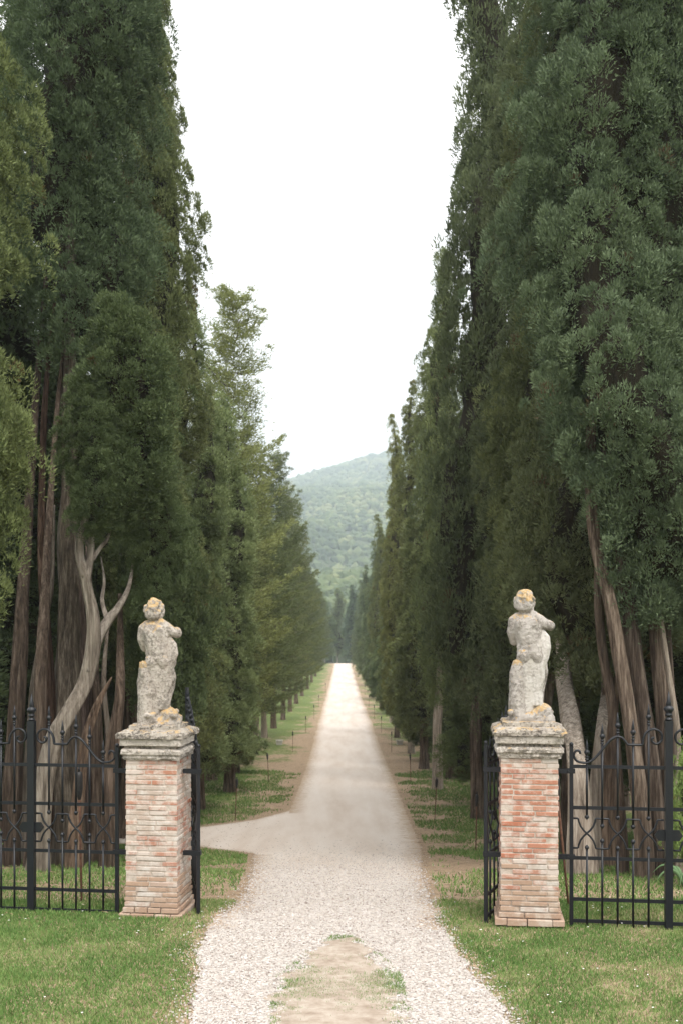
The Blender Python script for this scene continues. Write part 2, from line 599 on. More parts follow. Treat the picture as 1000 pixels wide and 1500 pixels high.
YS = np.concatenate([np.arange(-28, 5, 1.0), np.arange(5, 32, 0.2), np.arange(32, 60, 0.5), np.arange(60, 130, 1.5), np.arange(130, 300, 4.0),
                     np.array([300, 340, 380, 420, 520, 700, 900, 1300, 2000, 3000, 4000.0])])
XS = np.concatenate([np.array([-3000, -1500, -700, -300, -120, -60, -30, -20, -14]), np.arange(-10, 10.1, 1.0), np.array([14, 20, 30, 60, 120, 300, 700, 1500, 3000])]).astype(float)
gx, gy = np.meshgrid(XS, YS)
V = np.column_stack([gx.ravel(), gy.ravel(), GZ(gy.ravel())])
nx, ny = len(XS), len(YS)
ii, jj = np.meshgrid(np.arange(nx - 1), np.arange(ny - 1))
a = (jj * nx + ii).ravel()
Fq = np.column_stack([a, a + 1, a + 1 + nx, a + nx])
ground = obj("ground", mesh("ground", V, Fq, M_GROUND, True))
ground["kind"] = "structure"

# drive: same stations as the ground, 8 mm above it
ED = np.array([4, 6.5, 7.4, 8.5, 9.6, 10.4, 11.5, 14, 17, 21, 24, 29.5, 39, 57, 86, 145, 222, 240, 300], float)
EL = np.array([-1.05, -1.05, -1.10, -1.18, -1.30, -1.30, -1.12, -1.22, -1.45, -1.75, -1.80, -1.55, -1.58, -1.70, -1.83, -1.74, -1.6, -2.6, -12], float)
ER = np.array([1.3, 1.25, 1.22, 1.12, 1.02, 0.98, 1.0, 1.10, 1.32, 1.62, 1.75, 1.88, 2.05, 2.25, 2.35, 2.2, 2.2, 1.6, -7], float)
fl, fr = _pchip(ED, EL), _pchip(ED, ER)


def edge_noise(y, s):
    return 0.10 * mnoise.noise((y * 1.7, s, 0)) + 0.06 * mnoise.noise((y * 5.3, s + 7, 0)) + 0.03 * mnoise.noise((y * 14, s + 3, 0))


ys = np.concatenate([np.arange(5, 20, 0.05), np.arange(20, 32, 0.1), np.arange(32, 60, 0.25), YS[(YS >= 60) & (YS <= 296)]])
cols = np.array([0, 0.025, 0.06, 0.12, 0.22, 0.35, 0.5, 0.65, 0.78, 0.88, 0.94, 0.975, 1.0])
etone = np.array([1.15, 0.95, 0.75, 0.5, 0.2, 0, 0.14, 0, 0.2, 0.5, 0.75, 0.95, 1.15])
V, T = [], []
for y in ys:
    l = float(fl(y)) + edge_noise(y, 1.0) * (1 if y < 60 else 1.5)
    r = float(fr(y)) + edge_noise(y, 5.0) * (1 if y < 60 else 1.5)
    zz = np.interp(y, YS, GZ(YS)) + 0.008
    for c, t in zip(cols, etone):
        V.append((l + (r - l) * c, y, zz))
        T.append(t * (0.35 if y < 10 else 0.05 if c < 0.5 and 19.6 < y < 30 else 0.95))
nc = len(cols)
ii, jj = np.meshgrid(np.arange(nc - 1), np.arange(len(ys) - 1))
a = (jj * nc + ii).ravel()
drive = obj("gravel_drive", mesh("gravel_drive", np.array(V), np.column_stack([a, a + 1, a + 1 + nc, a + nc]), M_GRAVEL, True, T))
drive["kind"] = "structure"

# track coming in from the left beyond the gate
xs = np.concatenate([np.arange(-30, -8, 1.0), np.arange(-8, -1.0, 0.1)])
V, T = [], []
yst = np.arange(0, 1.0001, 1 / 14)
for x in xs:
    y0 = 22.4 + 0.35 * mnoise.noise((x * 0.9, 2.2, 0)) + 0.12 * mnoise.noise((x * 4, 4.2, 0)) - 3.2 * (max(0, min(1, (x + 4.6) / 3.2)) ** 2.2)
    y1 = 26.3 + 0.35 * mnoise.noise((x * 0.9, 8.2, 0)) + 0.12 * mnoise.noise((x * 4, 9.2, 0)) + 5.0 * (max(0, min(1, (x + 4.6) / 3.2)) ** 2.4)
    for t in yst:
        y = y0 + (y1 - y0) * t
        V.append((x, y, np.interp(y, YS, GZ(YS)) + 0.004))
        T.append(0.85 * max(0, 1 - min(t, 1 - t) / 0.14))
nr = len(yst)
ii, jj = np.meshgrid(np.arange(nr - 1), np.arange(len(xs) - 1))
a = (jj * nr + ii).ravel()
track = obj("side_track", mesh("side_track", np.array(V), np.column_stack([a, a + nr, a + 1 + nr, a + 1]), M_GRAVEL, True, T))
track["kind"] = "structure"

# strip of earth and grass between the wheel tracks
V, Fc = [], []
sy = np.arange(5.2, 9.75, 0.05)
for y in sy:
    w = max(0.0, min(1, (9.75 - y) / 1.5)) ** 0.6 * (1 + 0.35 * mnoise.noise((y * 2.3, 50, 0)))
    l = px(415, 8.6) * w + 0.0 + edge_noise(y * 1.9, 20) * 2.2
    r = px(566, 8.6) * w + 0.05 + edge_noise(y * 1.9, 31) * 2.2
    r = max(r, l + 0.03)
    zz = np.interp(y, YS, GZ(YS))
    for t in (0, 0.2, 0.5, 0.8, 1):
        V.append((l + (r - l) * t, y, zz + 0.012 + 0.012 * (1 - (2 * t - 1) ** 2)))
for i in range(len(sy) - 1):
    for k in range(4):
        a = i * 5 + k
        Fc.append((a, a + 1, a + 6, a + 5))
strip = obj("earth_strip", mesh("earth_strip", V, Fc, M_EARTH, True))
strip["kind"] = "structure"


def drive_side(x, y):
    """-1 inside the drive, >0 metres outside"""
    l, r = fl(y), fr(y)
    return np.maximum(l - x, x - r)


# ---- distant wooded hills
def hill_z(x, y):
    t = np.clip((y - 330) / 1000.0, 0, 1)
    z1 = -14 + 185 * t ** 1.05 + (14 * np.sin(x * 0.021 + y * 0.006) + 9 * np.sin(x * 0.05 - y * 0.011) + 7 * np.sin(y * 0.017)) * np.clip(np.minimum(t * 2.5, (1 - t) * 2.5), 0, 1)
    t2 = np.clip((y - 1250) / 900.0, 0, 1)
    z2 = 160 * (t2 * t2 * (3 - 2 * t2)) + (0.27 * (x - 60) - 0.0004 * (x - 120) ** 2) * t2
    t3 = np.clip((y - 2150) / 1400.0, 0, 1)
    return z1 + z2 - 120 * t3


hy = np.concatenate([np.arange(330, 1300, 30), np.arange(1300, 3600, 70)])
hx = np.arange(-1, 1.001, 0.05)
V = []
for y in hy:
    w = 300 + y * 0.5
    for t in hx:
        x = t * w
        V.append((x, y, float(hill_z(x, y)) - 6 * (y < 331)))
n1 = len(hx)
ii, jj = np.meshgrid(np.arange(n1 - 1), np.arange(len(hy) - 1))
a = (jj * n1 + ii).ravel()
hill = obj("hill", mesh("hill", np.array(V), np.column_stack([a, a + 1, a + 1 + n1, a + n1]), M_HILL, True))
hill["kind"] = "structure"


def icosphere(sub):
    import bmesh
    bm = bmesh.new()
    bmesh.ops.create_icosphere(bm, subdivisions=sub, radius=1.0)
    v = np.array([q.co[:] for q in bm.verts])
    f = np.array([[q.index for q in p.verts] for p in bm.faces])
    bm.free()
    return v, f


ico_v, ico_f = icosphere(2)
ico1_v, ico1_f = icosphere(1)


def canopy_batch(xyz, rad, sub_v, sub_f, tone, r2):
    n = len(xyz)
    nv = len(sub_v)
    jit = 1 + r2.uniform(-0.26, 0.26, (n, nv, 1))
    rot = r2.uniform(0, 6.28, n)
    c, s = np.cos(rot)[:, None], np.sin(rot)[:, None]
    bx = sub_v[None, :, 0] * c - sub_v[None, :, 1] * s
    by = sub_v[None, :, 0] * s + sub_v[None, :, 1] * c
    base = np.stack([bx, by, np.broadcast_to(sub_v[None, :, 2] * 1.05, bx.shape)], -1) * jit
    v = xyz[:, None, :] + base * rad[:, None, None]
    f = (np.arange(n)[:, None, None] * nv + sub_f[None]).reshape(-1, 3)
    t = np.clip(tone[:, None] + r2.uniform(-0.1, 0.1, (n, nv)), 0, 1)
    return v.reshape(-1, 3), f, t.ravel()


r2 = np.random.default_rng(21)
vs, fs, ts, off = [], [], [], 0
for (d0, d1, n, rad0, rad1, sv, sf) in ((345, 620, 1500, 2.2, 3.6, ico_v, ico_f), (620, 1330, 4200, 2.6, 4.6, ico1_v, ico1_f), (1330, 2250, 3000, 4.0, 7.0, ico1_v, ico1_f)):
    y = r2.uniform(d0, d1, n)
    ang = r2.uniform(-0.085, 0.105, n)
    x = y * ang
    z = hill_z(x, y)
    rad = rad0 * 0.7 + (rad1 * 1.25 - rad0 * 0.7) * r2.beta(1.6, 2.6, n)
    patch = np.sin(x * 0.045 + 1.3 * np.sin(y * 0.013)) * 0.16 + np.sin(y * 0.031 + x * 0.02) * 0.12
    v, f, t = canopy_batch(np.column_stack([x, y, z + rad * 0.75]), rad, sv, sf, np.clip(r2.beta(1.6, 2.2, n) + patch, 0, 1), r2)
    vs.append(v); fs.append(f + off); ts.append(t); off += len(v)
wood = obj("hillside_wood", mesh("hillside_wood", np.vstack(vs), np.vstack(fs), M_WOOD, False, np.concatenate(ts)))
wood["kind"] = "stuff"
tag(wood, "hazy mixed woodland covering the hill beyond the end of the drive", "woodland")

# ------------------------------------------------------------------ trees
def blades(cent, direc, length, width, r2, tone):
    """pointed leaf sprays, one triangle each"""
    n = len(cent)
    d = direc / (np.linalg.norm(direc, axis=1)[:, None] + 1e-9)
    rnd = r2.normal(size=(n, 3))
    s = np.cross(d, rnd)
    s /= np.linalg.norm(s, axis=1)[:, None] + 1e-9
    L = length[:, None]
    W = width[:, None]
    p0 = cent - s * W * 0.5
    p1 = cent + s * W * 0.5
    p2 = cent + d * L
    V = np.stack([p0, p1, p2], 1).reshape(-1, 3)
    Ft = (np.arange(n)[:, None] * 3 + np.arange(3)[None]).astype(np.int32)
    return V, Ft, np.repeat(tone, 3)


def lobes_for(H, zb, r2, n, wmin=0.35, wmax=0.75, lmin=2.0, lmax=5.0):
    return np.column_stack([r2.uniform(0, 2 * np.pi, n), r2.uniform(zb - 1.0, H * 0.97, n), r2.uniform(wmin, wmax, n), r2.uniform(lmin, lmax, n), r2.uniform(0.72, 1.0, n)])


def lobe_r(th, z, lob):
    best = np.zeros(len(th))
    for a, z0, w, L, amp in lob:
        dth = (th - a + np.pi) % (2 * np.pi) - np.pi
        t = (z - z0) / L
        prof = np.where((t > 0) & (t < 1), np.sqrt(np.clip(4 * t * (1 - t), 0, 1)), 0)
        best = np.maximum(best, amp * np.exp(-(dth / w) ** 2) * prof)
    return best


def prof_column(t, kind):
    if kind == 'column':
        return np.clip(t / 0.05, 0.35, 1) ** 0.6 * np.clip((1 - t) / 0.62, 0, 1) ** 0.62
    if kind == 'broad':
        return np.clip(t / 0.16, 0.25, 1) ** 0.6 * np.clip((1 - t) / 0.75, 0, 1) ** 0.5
    if kind == 'skirt':
        return np.clip(t / 0.03, 0.4, 1) ** 0.5 * np.clip((1 - t) / 0.85, 0, 1) ** 0.7
    return np.clip((1 - t), 0, 1) ** 0.8


def tufts(cc, cs, out, nb, bl, bw, big, r2, up):
    """rounded leaf tufts: sprays on the outer and upper side of small domes"""
    m = len(cc)
    off = r2.normal(size=(m, nb, 3))
    off = off + out[:, None, :] * 0.95 + np.array([0, 0, 0.95])
    off /= np.linalg.norm(off, axis=2)[:, :, None]
    off *= (0.62 + 0.45 * r2.random((m, nb, 1)) ** 0.7)
    pos = cc[:, None, :] + off * cs[:, None, None] * np.array([1, 1, 1.5])
    d = off * 0.9 + np.array([0, 0, up]) + r2.normal(size=(m, nb, 3)) * 0.38
    ct = np.clip(r2.beta(2.0, 2.2, m), 0, 1)
    dead = r2.random(m) < 0.012
    tone = np.where(dead[:, None] & (r2.random((m, nb)) < 0.5), 2.0, np.clip(ct[:, None] + r2.uniform(-0.2, 0.2, (m, nb)), 0, 1))
    L = bl * r2.uniform(0.6, 1.4, (m, nb)) * big[:, None]
    W = bw * r2.uniform(0.6, 1.4, (m, nb)) * big[:, None]
    return blades(pos.reshape(-1, 3), d.reshape(-1, 3), L.ravel(), W.ravel(), r2, tone.ravel())


def make_crown(name, seed, H, zb, Rm, kind, dens, nb, bl, bw, ztop=None, n_lobes=40, clump=0.24, lobe_amt=0.5, mat=None, up=0.55, gaps=0.0, ragged=0.16, stray=0.05):
    r2 = np.random.default_rng(seed)
    lob = lobes_for(H, zb, r2, n_lobes, 0.30, 0.62, 1.6, 4.6)
    lob2 = lobes_for(H, zb, r2, int(n_lobes * 4.5), 0.14, 0.30, 0.5, 1.3)
    bend = r2.uniform(0, 6.28, 4)
    axis = lambda z: np.column_stack([0.16 * Rm * np.sin(z * 0.45 + bend[0]) + 0.08 * Rm * np.sin(z * 1.3 + bend[1]), 0.16 * Rm * np.sin(z * 0.5 + bend[2]) + 0.08 * Rm * np.sin(z * 1.2 + bend[3]), np.zeros(len(z))])
    area = 2 * np.pi * Rm * (H - zb) * 0.75
    n = int(area * dens)
    z = r2.uniform(zb, H, n * 3)
    t = (z - zb) / (H - zb)
    keep = r2.random(len(z)) < prof_column(t, kind) + 0.05
    z = z[keep][:n]
    th = r2.uniform(0, 2 * np.pi, len(z))
    big = np.ones(len(z))
    if ztop is not None:            # far above the picture: fewer, larger tufts
        hi = z > ztop
        kp = ~hi | (r2.random(len(z)) < 0.36)
        z, th, hi = z[kp], th[kp], hi[kp]
        big = np.where(hi, 1.8, 1.0)
    t = (z - zb) / (H - zb)
    lb = lobe_r(th, z, lob)
    rad = Rm * prof_column(t, kind) * (1 - lobe_amt + lobe_amt * 1.2 * lb + 0.17 * lobe_r(th, z, lob2) - 0.08)
    if gaps:
        kp = r2.random(len(z)) > gaps * (1 - np.clip(lb * 1.6, 0, 1))
        z, th, big, rad, lb, t = z[kp], th[kp], big[kp], rad[kp], lb[kp], t[kp]
    m = len(z)
    rr = rad + Rm * (r2.normal(size=m) * ragged * 0.7 - 0.04) + np.where(r2.random(m) < stray, r2.uniform(0.05, 0.3, m) * Rm, 0)
    rr = np.clip(rr, 0.03, None)
    out = np.column_stack([np.cos(th), np.sin(th), np.zeros(m)])
    cc = np.column_stack([np.cos(th) * rr, np.sin(th) * rr, z]) + axis(z)
    cs = clump * (0.45 + 1.5 * r2.random(m) ** 1.6) * big
    V, Fq, T = tufts(cc, cs, out, nb, bl, bw, big, r2, up)
    me = mesh(name, V, Fq, mat or M_FOL, False, T)
    # solid dark core: shade among the inner twigs as colour, blocks sky light
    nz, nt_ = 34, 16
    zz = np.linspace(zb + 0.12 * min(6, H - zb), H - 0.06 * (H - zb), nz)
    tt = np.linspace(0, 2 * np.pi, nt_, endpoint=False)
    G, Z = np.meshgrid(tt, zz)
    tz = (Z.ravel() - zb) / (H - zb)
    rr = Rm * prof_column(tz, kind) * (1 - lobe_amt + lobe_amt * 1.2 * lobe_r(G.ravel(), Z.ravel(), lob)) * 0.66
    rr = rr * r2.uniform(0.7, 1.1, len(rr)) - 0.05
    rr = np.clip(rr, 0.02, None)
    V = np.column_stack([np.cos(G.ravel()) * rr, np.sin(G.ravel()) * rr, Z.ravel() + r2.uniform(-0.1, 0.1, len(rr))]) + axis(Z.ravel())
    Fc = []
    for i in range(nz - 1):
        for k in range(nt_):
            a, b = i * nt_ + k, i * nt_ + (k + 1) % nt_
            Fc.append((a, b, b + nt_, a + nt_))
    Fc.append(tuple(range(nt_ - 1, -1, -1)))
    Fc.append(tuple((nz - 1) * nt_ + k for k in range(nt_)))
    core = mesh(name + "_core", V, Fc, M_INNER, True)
    return dict(crown=me, core=core, H=H, zb=zb)


def make_fir(name, seed, H, zb, Rm, n_br, nb, bl, bw):
    """looser conifer with level, up-tipped boughs"""
    r2 = np.random.default_rng(seed)
    P, D, T, S = [], [], [], []
    tw_v, tw_f, o = [], [], 0
    for i in range(n_br):
        t = (i + r2.random()) / n_br
        z = zb + (H - zb) * 0.97 * t ** 0.85
        L = Rm * (1 - t) ** 0.50 * r2.uniform(0.42, 1.15) + 0.35
        if t < 0.12:
            L *= 0.75
        a = r2.uniform(0, 6.283)
        rise = r2.uniform(0.05, 0.38) + 0.5 * t
        nseg = max(4, int(L / 0.22))
        s = np.linspace(0.12, 1, nseg)
        droop = -0.10 * L * np.sin(s * np.pi)
        bx = np.cos(a) * L * s
        by = np.sin(a) * L * s
        bz = z + rise * L * s ** 1.4 + droop
        tone = np.clip(r2.beta(2, 2), 0, 1)
        for k in range(nseg):
            if r2.random() < 0.08:
                continue
            spread = 0.30 * (1.15 - s[k]) * min(L, 1.8) + 0.10
            m = nb
            lat = r2.normal(size=m) * spread
            P.append(np.column_stack([bx[k] - np.sin(a) * lat + r2.normal(size=m) * 0.10, by[k] + np.cos(a) * lat + r2.normal(size=m) * 0.10, bz[k] + r2.normal(size=m) * 0.06 + 0.02 - 0.10 * np.abs(lat)]))
            D.append(np.column_stack([np.cos(a) * 0.8 - np.sin(a) * lat * 1.5 + r2.normal(size=m) * 0.4, np.sin(a) * 0.8 + np.cos(a) * lat * 1.5 + r2.normal(size=m) * 0.4, r2.normal(size=m) * 0.35 + 0.45]))
            T.append(np.clip(tone + r2.uniform(-0.25, 0.25, m), 0, 1))
        path = np.column_stack([np.concatenate([[0], bx]), np.concatenate([[0], by]), np.concatenate([[z], bz])])
        if i % 2 == 0:
            v, f = sweep(path[:: max(1, nseg // 4)], np.linspace(0.035, 0.008, len(path[:: max(1, nseg // 4)])), 4)
            tw_v.append(v); tw_f += [tuple(q + o for q in ff) for ff in f]; o += len(v)
    P, D, T = np.vstack(P), np.vstack(D), np.concatenate(T)
    n = len(P)
    V, Fq, TT = blades(P, D, bl * r2.uniform(0.6, 1.4, n), bw * r2.uniform(0.6, 1.4, n), r2, T)
    me = mesh(name, V, Fq, M_FOL2, False, TT)
    core = mesh(name + "_boughs", np.vstack(tw_v), tw_f, M_BARK, True)
    return dict(crown=me, core=core, H=H, zb=zb)


ROW = "trees lining the drive"


def stem_mesh(name, pts, radii, mat, seed, sides=14, flute=0.10, per=7, twist=0.5):
    p = catmull(pts, per)
    r = np.interp(np.linspace(0, 1, len(p)), np.linspace(0, 1, len(radii)), radii)
    v, f = sweep(p, r, sides, flute, seed, twist)
    return mesh(name, v, f, mat, True)


PLAIN_TRUNKS = []
for k in range(3):
    PLAIN_TRUNKS.append(stem_mesh("trunk_plain", [(0, 0, -0.5), (0.02, 0.03, 0.4), (0.06 * (k - 1), 0.05, 2.5), (0.10 * (1 - k), -0.04, 5.5), (0, 0, 11)], [0.26, 0.19, 0.15, 0.12, 0.05], M_BARK, 40 + k, 24, 0.13, 7))
PLAIN_PALE = stem_mesh("trunk_pale", [(0, 0, -0.5), (0.02, 0.0, 0.4), (0.05, 0.05, 2.5), (-0.05, -0.04, 5.5), (0, 0, 11)], [0.26, 0.19, 0.15, 0.12, 0.05], M_BARKP, 44, 24, 0.13, 7)


def tree(name, label, proto, x, d, H=None, rot=0.0, wide=1.0, tint=(1, 1, 1), trunk=True, group=ROW, pale=False, cat="tree", sink=0.0, bark=(1, 1, 1), trunk_w=1.0):
    s = (H / proto['H']) if H else 1.0
    t = thing(name, label, cat, (x, d, gz(d) - sink), (0, 0, rot), group)
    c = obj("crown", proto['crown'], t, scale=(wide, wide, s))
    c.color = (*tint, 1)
    k = obj("dark_core_or_boughs", proto['core'], t, scale=(wide, wide, s))  # solid dark core against see-through sky; real boughs on the firs
    if trunk:
        me = PLAIN_PALE if pale else PLAIN_TRUNKS[int(abs(x * 7 + d)) % 3]
        tr = obj("trunk", me, t, scale=(trunk_w, trunk_w, 1))
        tr.color = (*bark, 1)
    return t


# near prototypes
P_RA = make_crown("crown_near_right", 11, 24, 3.4, 1.62, 'broad', 30, 150, 0.056, 0.020, ztop=13.0, n_lobes=46, clump=0.125, ragged=0.10, lobe_amt=0.52, stray=0.03)
P_RB = make_crown("crown_second_right", 12, 25, 3.0, 1.32, 'column', 26, 120, 0.068, 0.024, ztop=20.0, n_lobes=54, clump=0.135, ragged=0.10, lobe_amt=0.5, stray=0.02)
P_LB = make_crown("crown_left_high", 13, 25, 8.6, 1.45, 'broad', 26, 120, 0.066, 0.023, ztop=16.5, n_lobes=44, clump=0.135, ragged=0.10, lobe_amt=0.5, stray=0.02)
P_LD = make_crown("crown_bushy", 14, 4.4, 0.0, 1.0, 'broad', 46, 130, 0.058, 0.021, n_lobes=12, clump=0.12, lobe_amt=0.58, stray=0.08, ragged=0.12)
# middle distance
P_M = [make_crown("crown_mid", 20 + k, 20, zb, rm, kd, 13, 90, 0.100, 0.034, n_lobes=nl, clump=0.19, gaps=0.15, stray=0.05, ragged=0.14, lobe_amt=0.52)
       for k, (zb, rm, kd, nl) in enumerate(((1.3, 1.15, 'skirt', 38), (2.0, 1.2, 'column', 46), (2.8, 1.4, 'broad', 42)))]
P_S = make_crown("crown_slender", 31, 20, 1.6, 0.85, 'skirt', 15, 75, 0.11, 0.036, n_lobes=60, clump=0.17, lobe_amt=0.35, ragged=0.10)
P_FIR = [make_fir("crown_fir", 50, 22, 2.4, 2.7, 205, 50, 0.14, 0.050), make_fir("crown_fir_wide", 51, 20, 2.8, 2.9, 180, 50, 0.15, 0.052)]

# --- the big trees right behind the fence
GREEN = (1, 1, 1)
BLUISH = (0.93, 1.05, 1.06)
OLIVE = (1.18, 1.14, 0.90)
DEEP = (0.84, 0.94, 0.76)
FRESH = (1.28, 1.30, 0.95)


def multi_stem(t, specs, seed):
    for k, (pts, rad, mat, col) in enumerate(specs):
        o = obj("trunk", stem_mesh("stem", pts, rad, mat, seed + k, 34, 0.11, 12, 0.4), t)
        o.color = (*col, 1)


W1 = (1, 1, 1)
# right, nearest
t = tree("cypress_tree", "massive bluish green cypress with bundled brown trunks behind the right fence", P_RA, px(948, 14.2), 14.2, rot=0.4, tint=BLUISH, trunk=False)
multi_stem(t, [
    ([(-0.20, -0.20, -0.4), (-0.24, -0.2, 0.6), (-0.40, -0.15, 2.0), (-0.60, 0.0, 3.6), (-0.75, 0.3, 5.5), (-0.5, 0.2, 10)], [0.15, 0.11, 0.095, 0.085, 0.07, 0.04], M_BARK, (1.3, 1.25, 1.18)),
    ([(0.10, -0.1, -0.4), (0.08, -0.1, 0.6), (-0.06, -0.05, 2.0), (-0.22, 0.1, 3.6), (-0.3, 0.2, 6), (0, 0.1, 12)], [0.18, 0.135, 0.115, 0.105, 0.09, 0.05], M_BARK, (0.75, 0.72, 0.70)),
    ([(0.42, 0.0, -0.4), (0.40, 0.0, 0.5), (0.30, 0.05, 2.2), (0.18, 0.1, 3.8), (0.1, 0.1, 8)], [0.15, 0.11, 0.095, 0.085, 0.05], M_BARK, (1.1, 1.05, 1.0)),
    ([(0.68, 0.2, -0.4), (0.66, 0.2, 0.5), (0.56, 0.2, 2.2), (0.45, 0.2, 4), (0.3, 0.1, 8)], [0.12, 0.09, 0.08, 0.07, 0.05], M_BARK, (0.7, 0.66, 0.64)),
    ([(-0.02, 0.5, -0.4), (-0.05, 0.5, 0.5), (-0.2, 0.5, 2.2), (-0.45, 0.5, 4), (-0.3, 0.3, 8)], [0.10, 0.075, 0.065, 0.06, 0.04], M_BARK, (0.9, 0.85, 0.8)),
    ([(0.24, -0.3, -0.4), (0.27, -0.3, 0.4), (0.22, -0.3, 1.2), (0.30, -0.25, 2.0), (0.16, -0.15, 3.2), (0.1, 0.1, 5)], [0.07, 0.05, 0.042, 0.038, 0.034, 0.02], M_BARKP, (0.9, 0.85, 0.8)),
], 300)
t = tree("cypress_tree", "cypress with a rust brown trunk leaning across behind the right fence's inner panel", P_RB, px(893, 16.3), 16.3, rot=2.1, tint=(1.08, 1.05, 0.96), trunk=False)
multi_stem(t, [
    ([(0.14, 0, -0.4), (0.12, 0, 0.5), (0.04, 0, 2.0), (-0.04, 0, 3.6), (-0.22, 0, 5.4), (-0.30, 0, 8), (0, 0, 14)], [0.21, 0.16, 0.125, 0.115, 0.10, 0.08, 0.04], M_BARK, (1.15, 1.05, 0.95)),
], 310)
t = tree("cypress_tree", "olive cypress on a curved pale grey trunk behind the right pillar", P_RB, px(826, 20), 20.0, H=25.5, rot=4.0, wide=0.98, tint=OLIVE, trunk=False)
multi_stem(t, [
    ([(0.42, -0.6, -0.4), (0.36, -0.6, 0.5), (0.30, -0.5, 1.5), (0.34, -0.45, 2.1), (0.12, -0.35, 3.2), (-0.05, -0.2, 4.4), (-0.1, 0, 7), (0, 0, 13)], [0.34, 0.23, 0.18, 0.17, 0.15, 0.14, 0.1, 0.04], M_BARKP, (1.1, 1.05, 1.0)),
    ([(0.50, -0.3, -0.4), (0.52, -0.3, 0.5), (0.6, -0.3, 1.6), (0.68, -0.2, 2.6), (0.55, -0.1, 5), (0.4, 0, 8)], [0.24, 0.17, 0.14, 0.12, 0.1, 0.04], M_BARKP, (1.0, 0.98, 0.95)),
    ([(-0.05, 0.1, -0.4), (-0.02, 0.1, 0.6), (-0.1, 0.1, 2.5), (-0.2, 0.1, 5), (-0.1, 0.1, 9)], [0.22, 0.17, 0.14, 0.12, 0.05], M_BARK, (0.9, 0.85, 0.8)),
], 320)
t = tree("cypress_tree", "cypress at the right picture edge with a pale leaning trunk beside the thick fence post", P_RA, px(1035, 15.6), 15.6, H=23, rot=3.3, wide=0.95, tint=(1.05, 1.08, 1.0), trunk=False)
multi_stem(t, [
    ([(-0.36, -0.2, -0.4), (-0.38, -0.2, 0.5), (-0.46, -0.2, 1.8), (-0.62, -0.1, 3.2), (-0.75, 0, 4.6), (-0.5, 0, 8)], [0.17, 0.13, 0.115, 0.10, 0.09, 0.05], M_BARK, (1.25, 1.2, 1.15)),
    ([(0.0, 0, -0.4), (0.02, 0, 0.6), (-0.08, 0, 2.5), (-0.15, 0, 5), (0, 0, 12)], [0.27, 0.21, 0.18, 0.15, 0.06], M_BARK, (0.9, 0.85, 0.8)),
], 330)

def twigs(t, spots, seed):
    rr = random.Random(seed)
    for (x, y, z, dx, dz, L) in spots:
        pts = [(x, y + 0.35, z), (x + dx * L * 0.4, y, z + dz * L * 0.3), (x + dx * L * 0.75, y - 0.08, z + dz * L * 0.75 + rr.uniform(-0.05, 0.05)), (x + dx * L, y - 0.12, z + dz * L)]
        o = obj("dead_branch", stem_mesh("dead_branch", pts, [0.020, 0.014, 0.010, 0.003], M_BARKP, rr.randrange(999), 8, 0.1, 6), t)
        o.color = (0.9, 0.87, 0.84, 1)


tw_rng = random.Random(3)
twigs(t, [(tw_rng.uniform(-1.2, 0.1), -1.15, tw_rng.uniform(4.0, 9.5), tw_rng.choice((-0.8, 0.7)), tw_rng.uniform(0.1, 0.7), tw_rng.uniform(0.35, 0.8)) for _ in range(9)], 8)

# left, nearest
t = tree("cypress_tree", "fresh yellow green cypress cut off by the left picture edge", P_RA, px(-92, 13.0), 13.0, H=24, rot=1.2, tint=FRESH, trunk=False, wide=0.93)
multi_stem(t, [([(0.1, 0, -0.4), (0.1, 0, 0.6), (0.0, 0, 2.5), (0.05, 0, 5), (0, 0, 12)], [0.34, 0.27, 0.22, 0.18, 0.06], M_BARK, (1, 0.95, 0.9))], 340)
t = tree("cypress_tree", "dark bluish cypress with bare trunks below a high crown, left of the statue", P_LB, px(112, 18), 18.0, rot=0.8, wide=1.1, tint=(0.88, 1.02, 0.96), trunk=False)
multi_stem(t, [
    ([(-0.75, -0.9, -0.5), (-0.72, -0.9, 0.8), (-0.66, -0.8, 2.4), (-0.5, -0.6, 4.6), (-0.3, -0.3, 7.5), (-0.1, 0, 14)], [0.32, 0.23, 0.19, 0.15, 0.11, 0.05], M_BARK, (0.95, 1.0, 0.95)),
    ([(-0.30, -0.5, -0.5), (-0.28, -0.5, 0.8), (-0.16, -0.4, 3.0), (-0.2, -0.2, 5.5), (-0.18, 0, 8.5), (0, 0, 13)], [0.24, 0.18, 0.15, 0.11, 0.09, 0.05], M_BARK, (1.0, 0.95, 1.0)),
    ([(0.15, -0.2, -0.5), (0.12, -0.2, 0.8), (0.08, -0.1, 3), (-0.1, 0, 6), (0.15, 0, 9.5), (0.3, 0, 12)], [0.27, 0.19, 0.15, 0.12, 0.09, 0.04], M_BARK, (0.9, 0.85, 0.82)),
    ([(0.05, 0.1, 4.5), (0.2, 0.05, 6.8), (0.34, 0, 8.4), (0.45, 0, 10)], [0.07, 0.06, 0.05, 0.03], M_BARKP, (0.8, 0.8, 0.82)),
], 350)
t = tree("cypress_tree", "tall olive cypress rising against the sky above the left statue", P_RB, px(205, 24), 24.0, H=28.5, rot=3.5, wide=1.0, tint=(1.42, 1.40, 1.08), trunk=False)
multi_stem(t, [
    ([(-0.3, 0, -0.5), (-0.28, 0, 0.8), (-0.2, 0, 3), (-0.1, 0, 6), (0, 0, 14)], [0.36, 0.27, 0.22, 0.18, 0.05], M_BARK, (1.05, 1.0, 0.95)),
    ([(0.25, 0, -0.5), (0.25, 0, 0.8), (0.2, 0, 3), (0.1, 0, 6), (0, 0, 12)], [0.3, 0.22, 0.18, 0.14, 0.05], M_BARK, (0.9, 0.85, 0.8)),
], 360)
t = thing("cypress_tree", "low bushy deep green cypress right behind the left statue", "tree", (px(236, 19.2), 19.2, gz(19.2)), group=ROW)
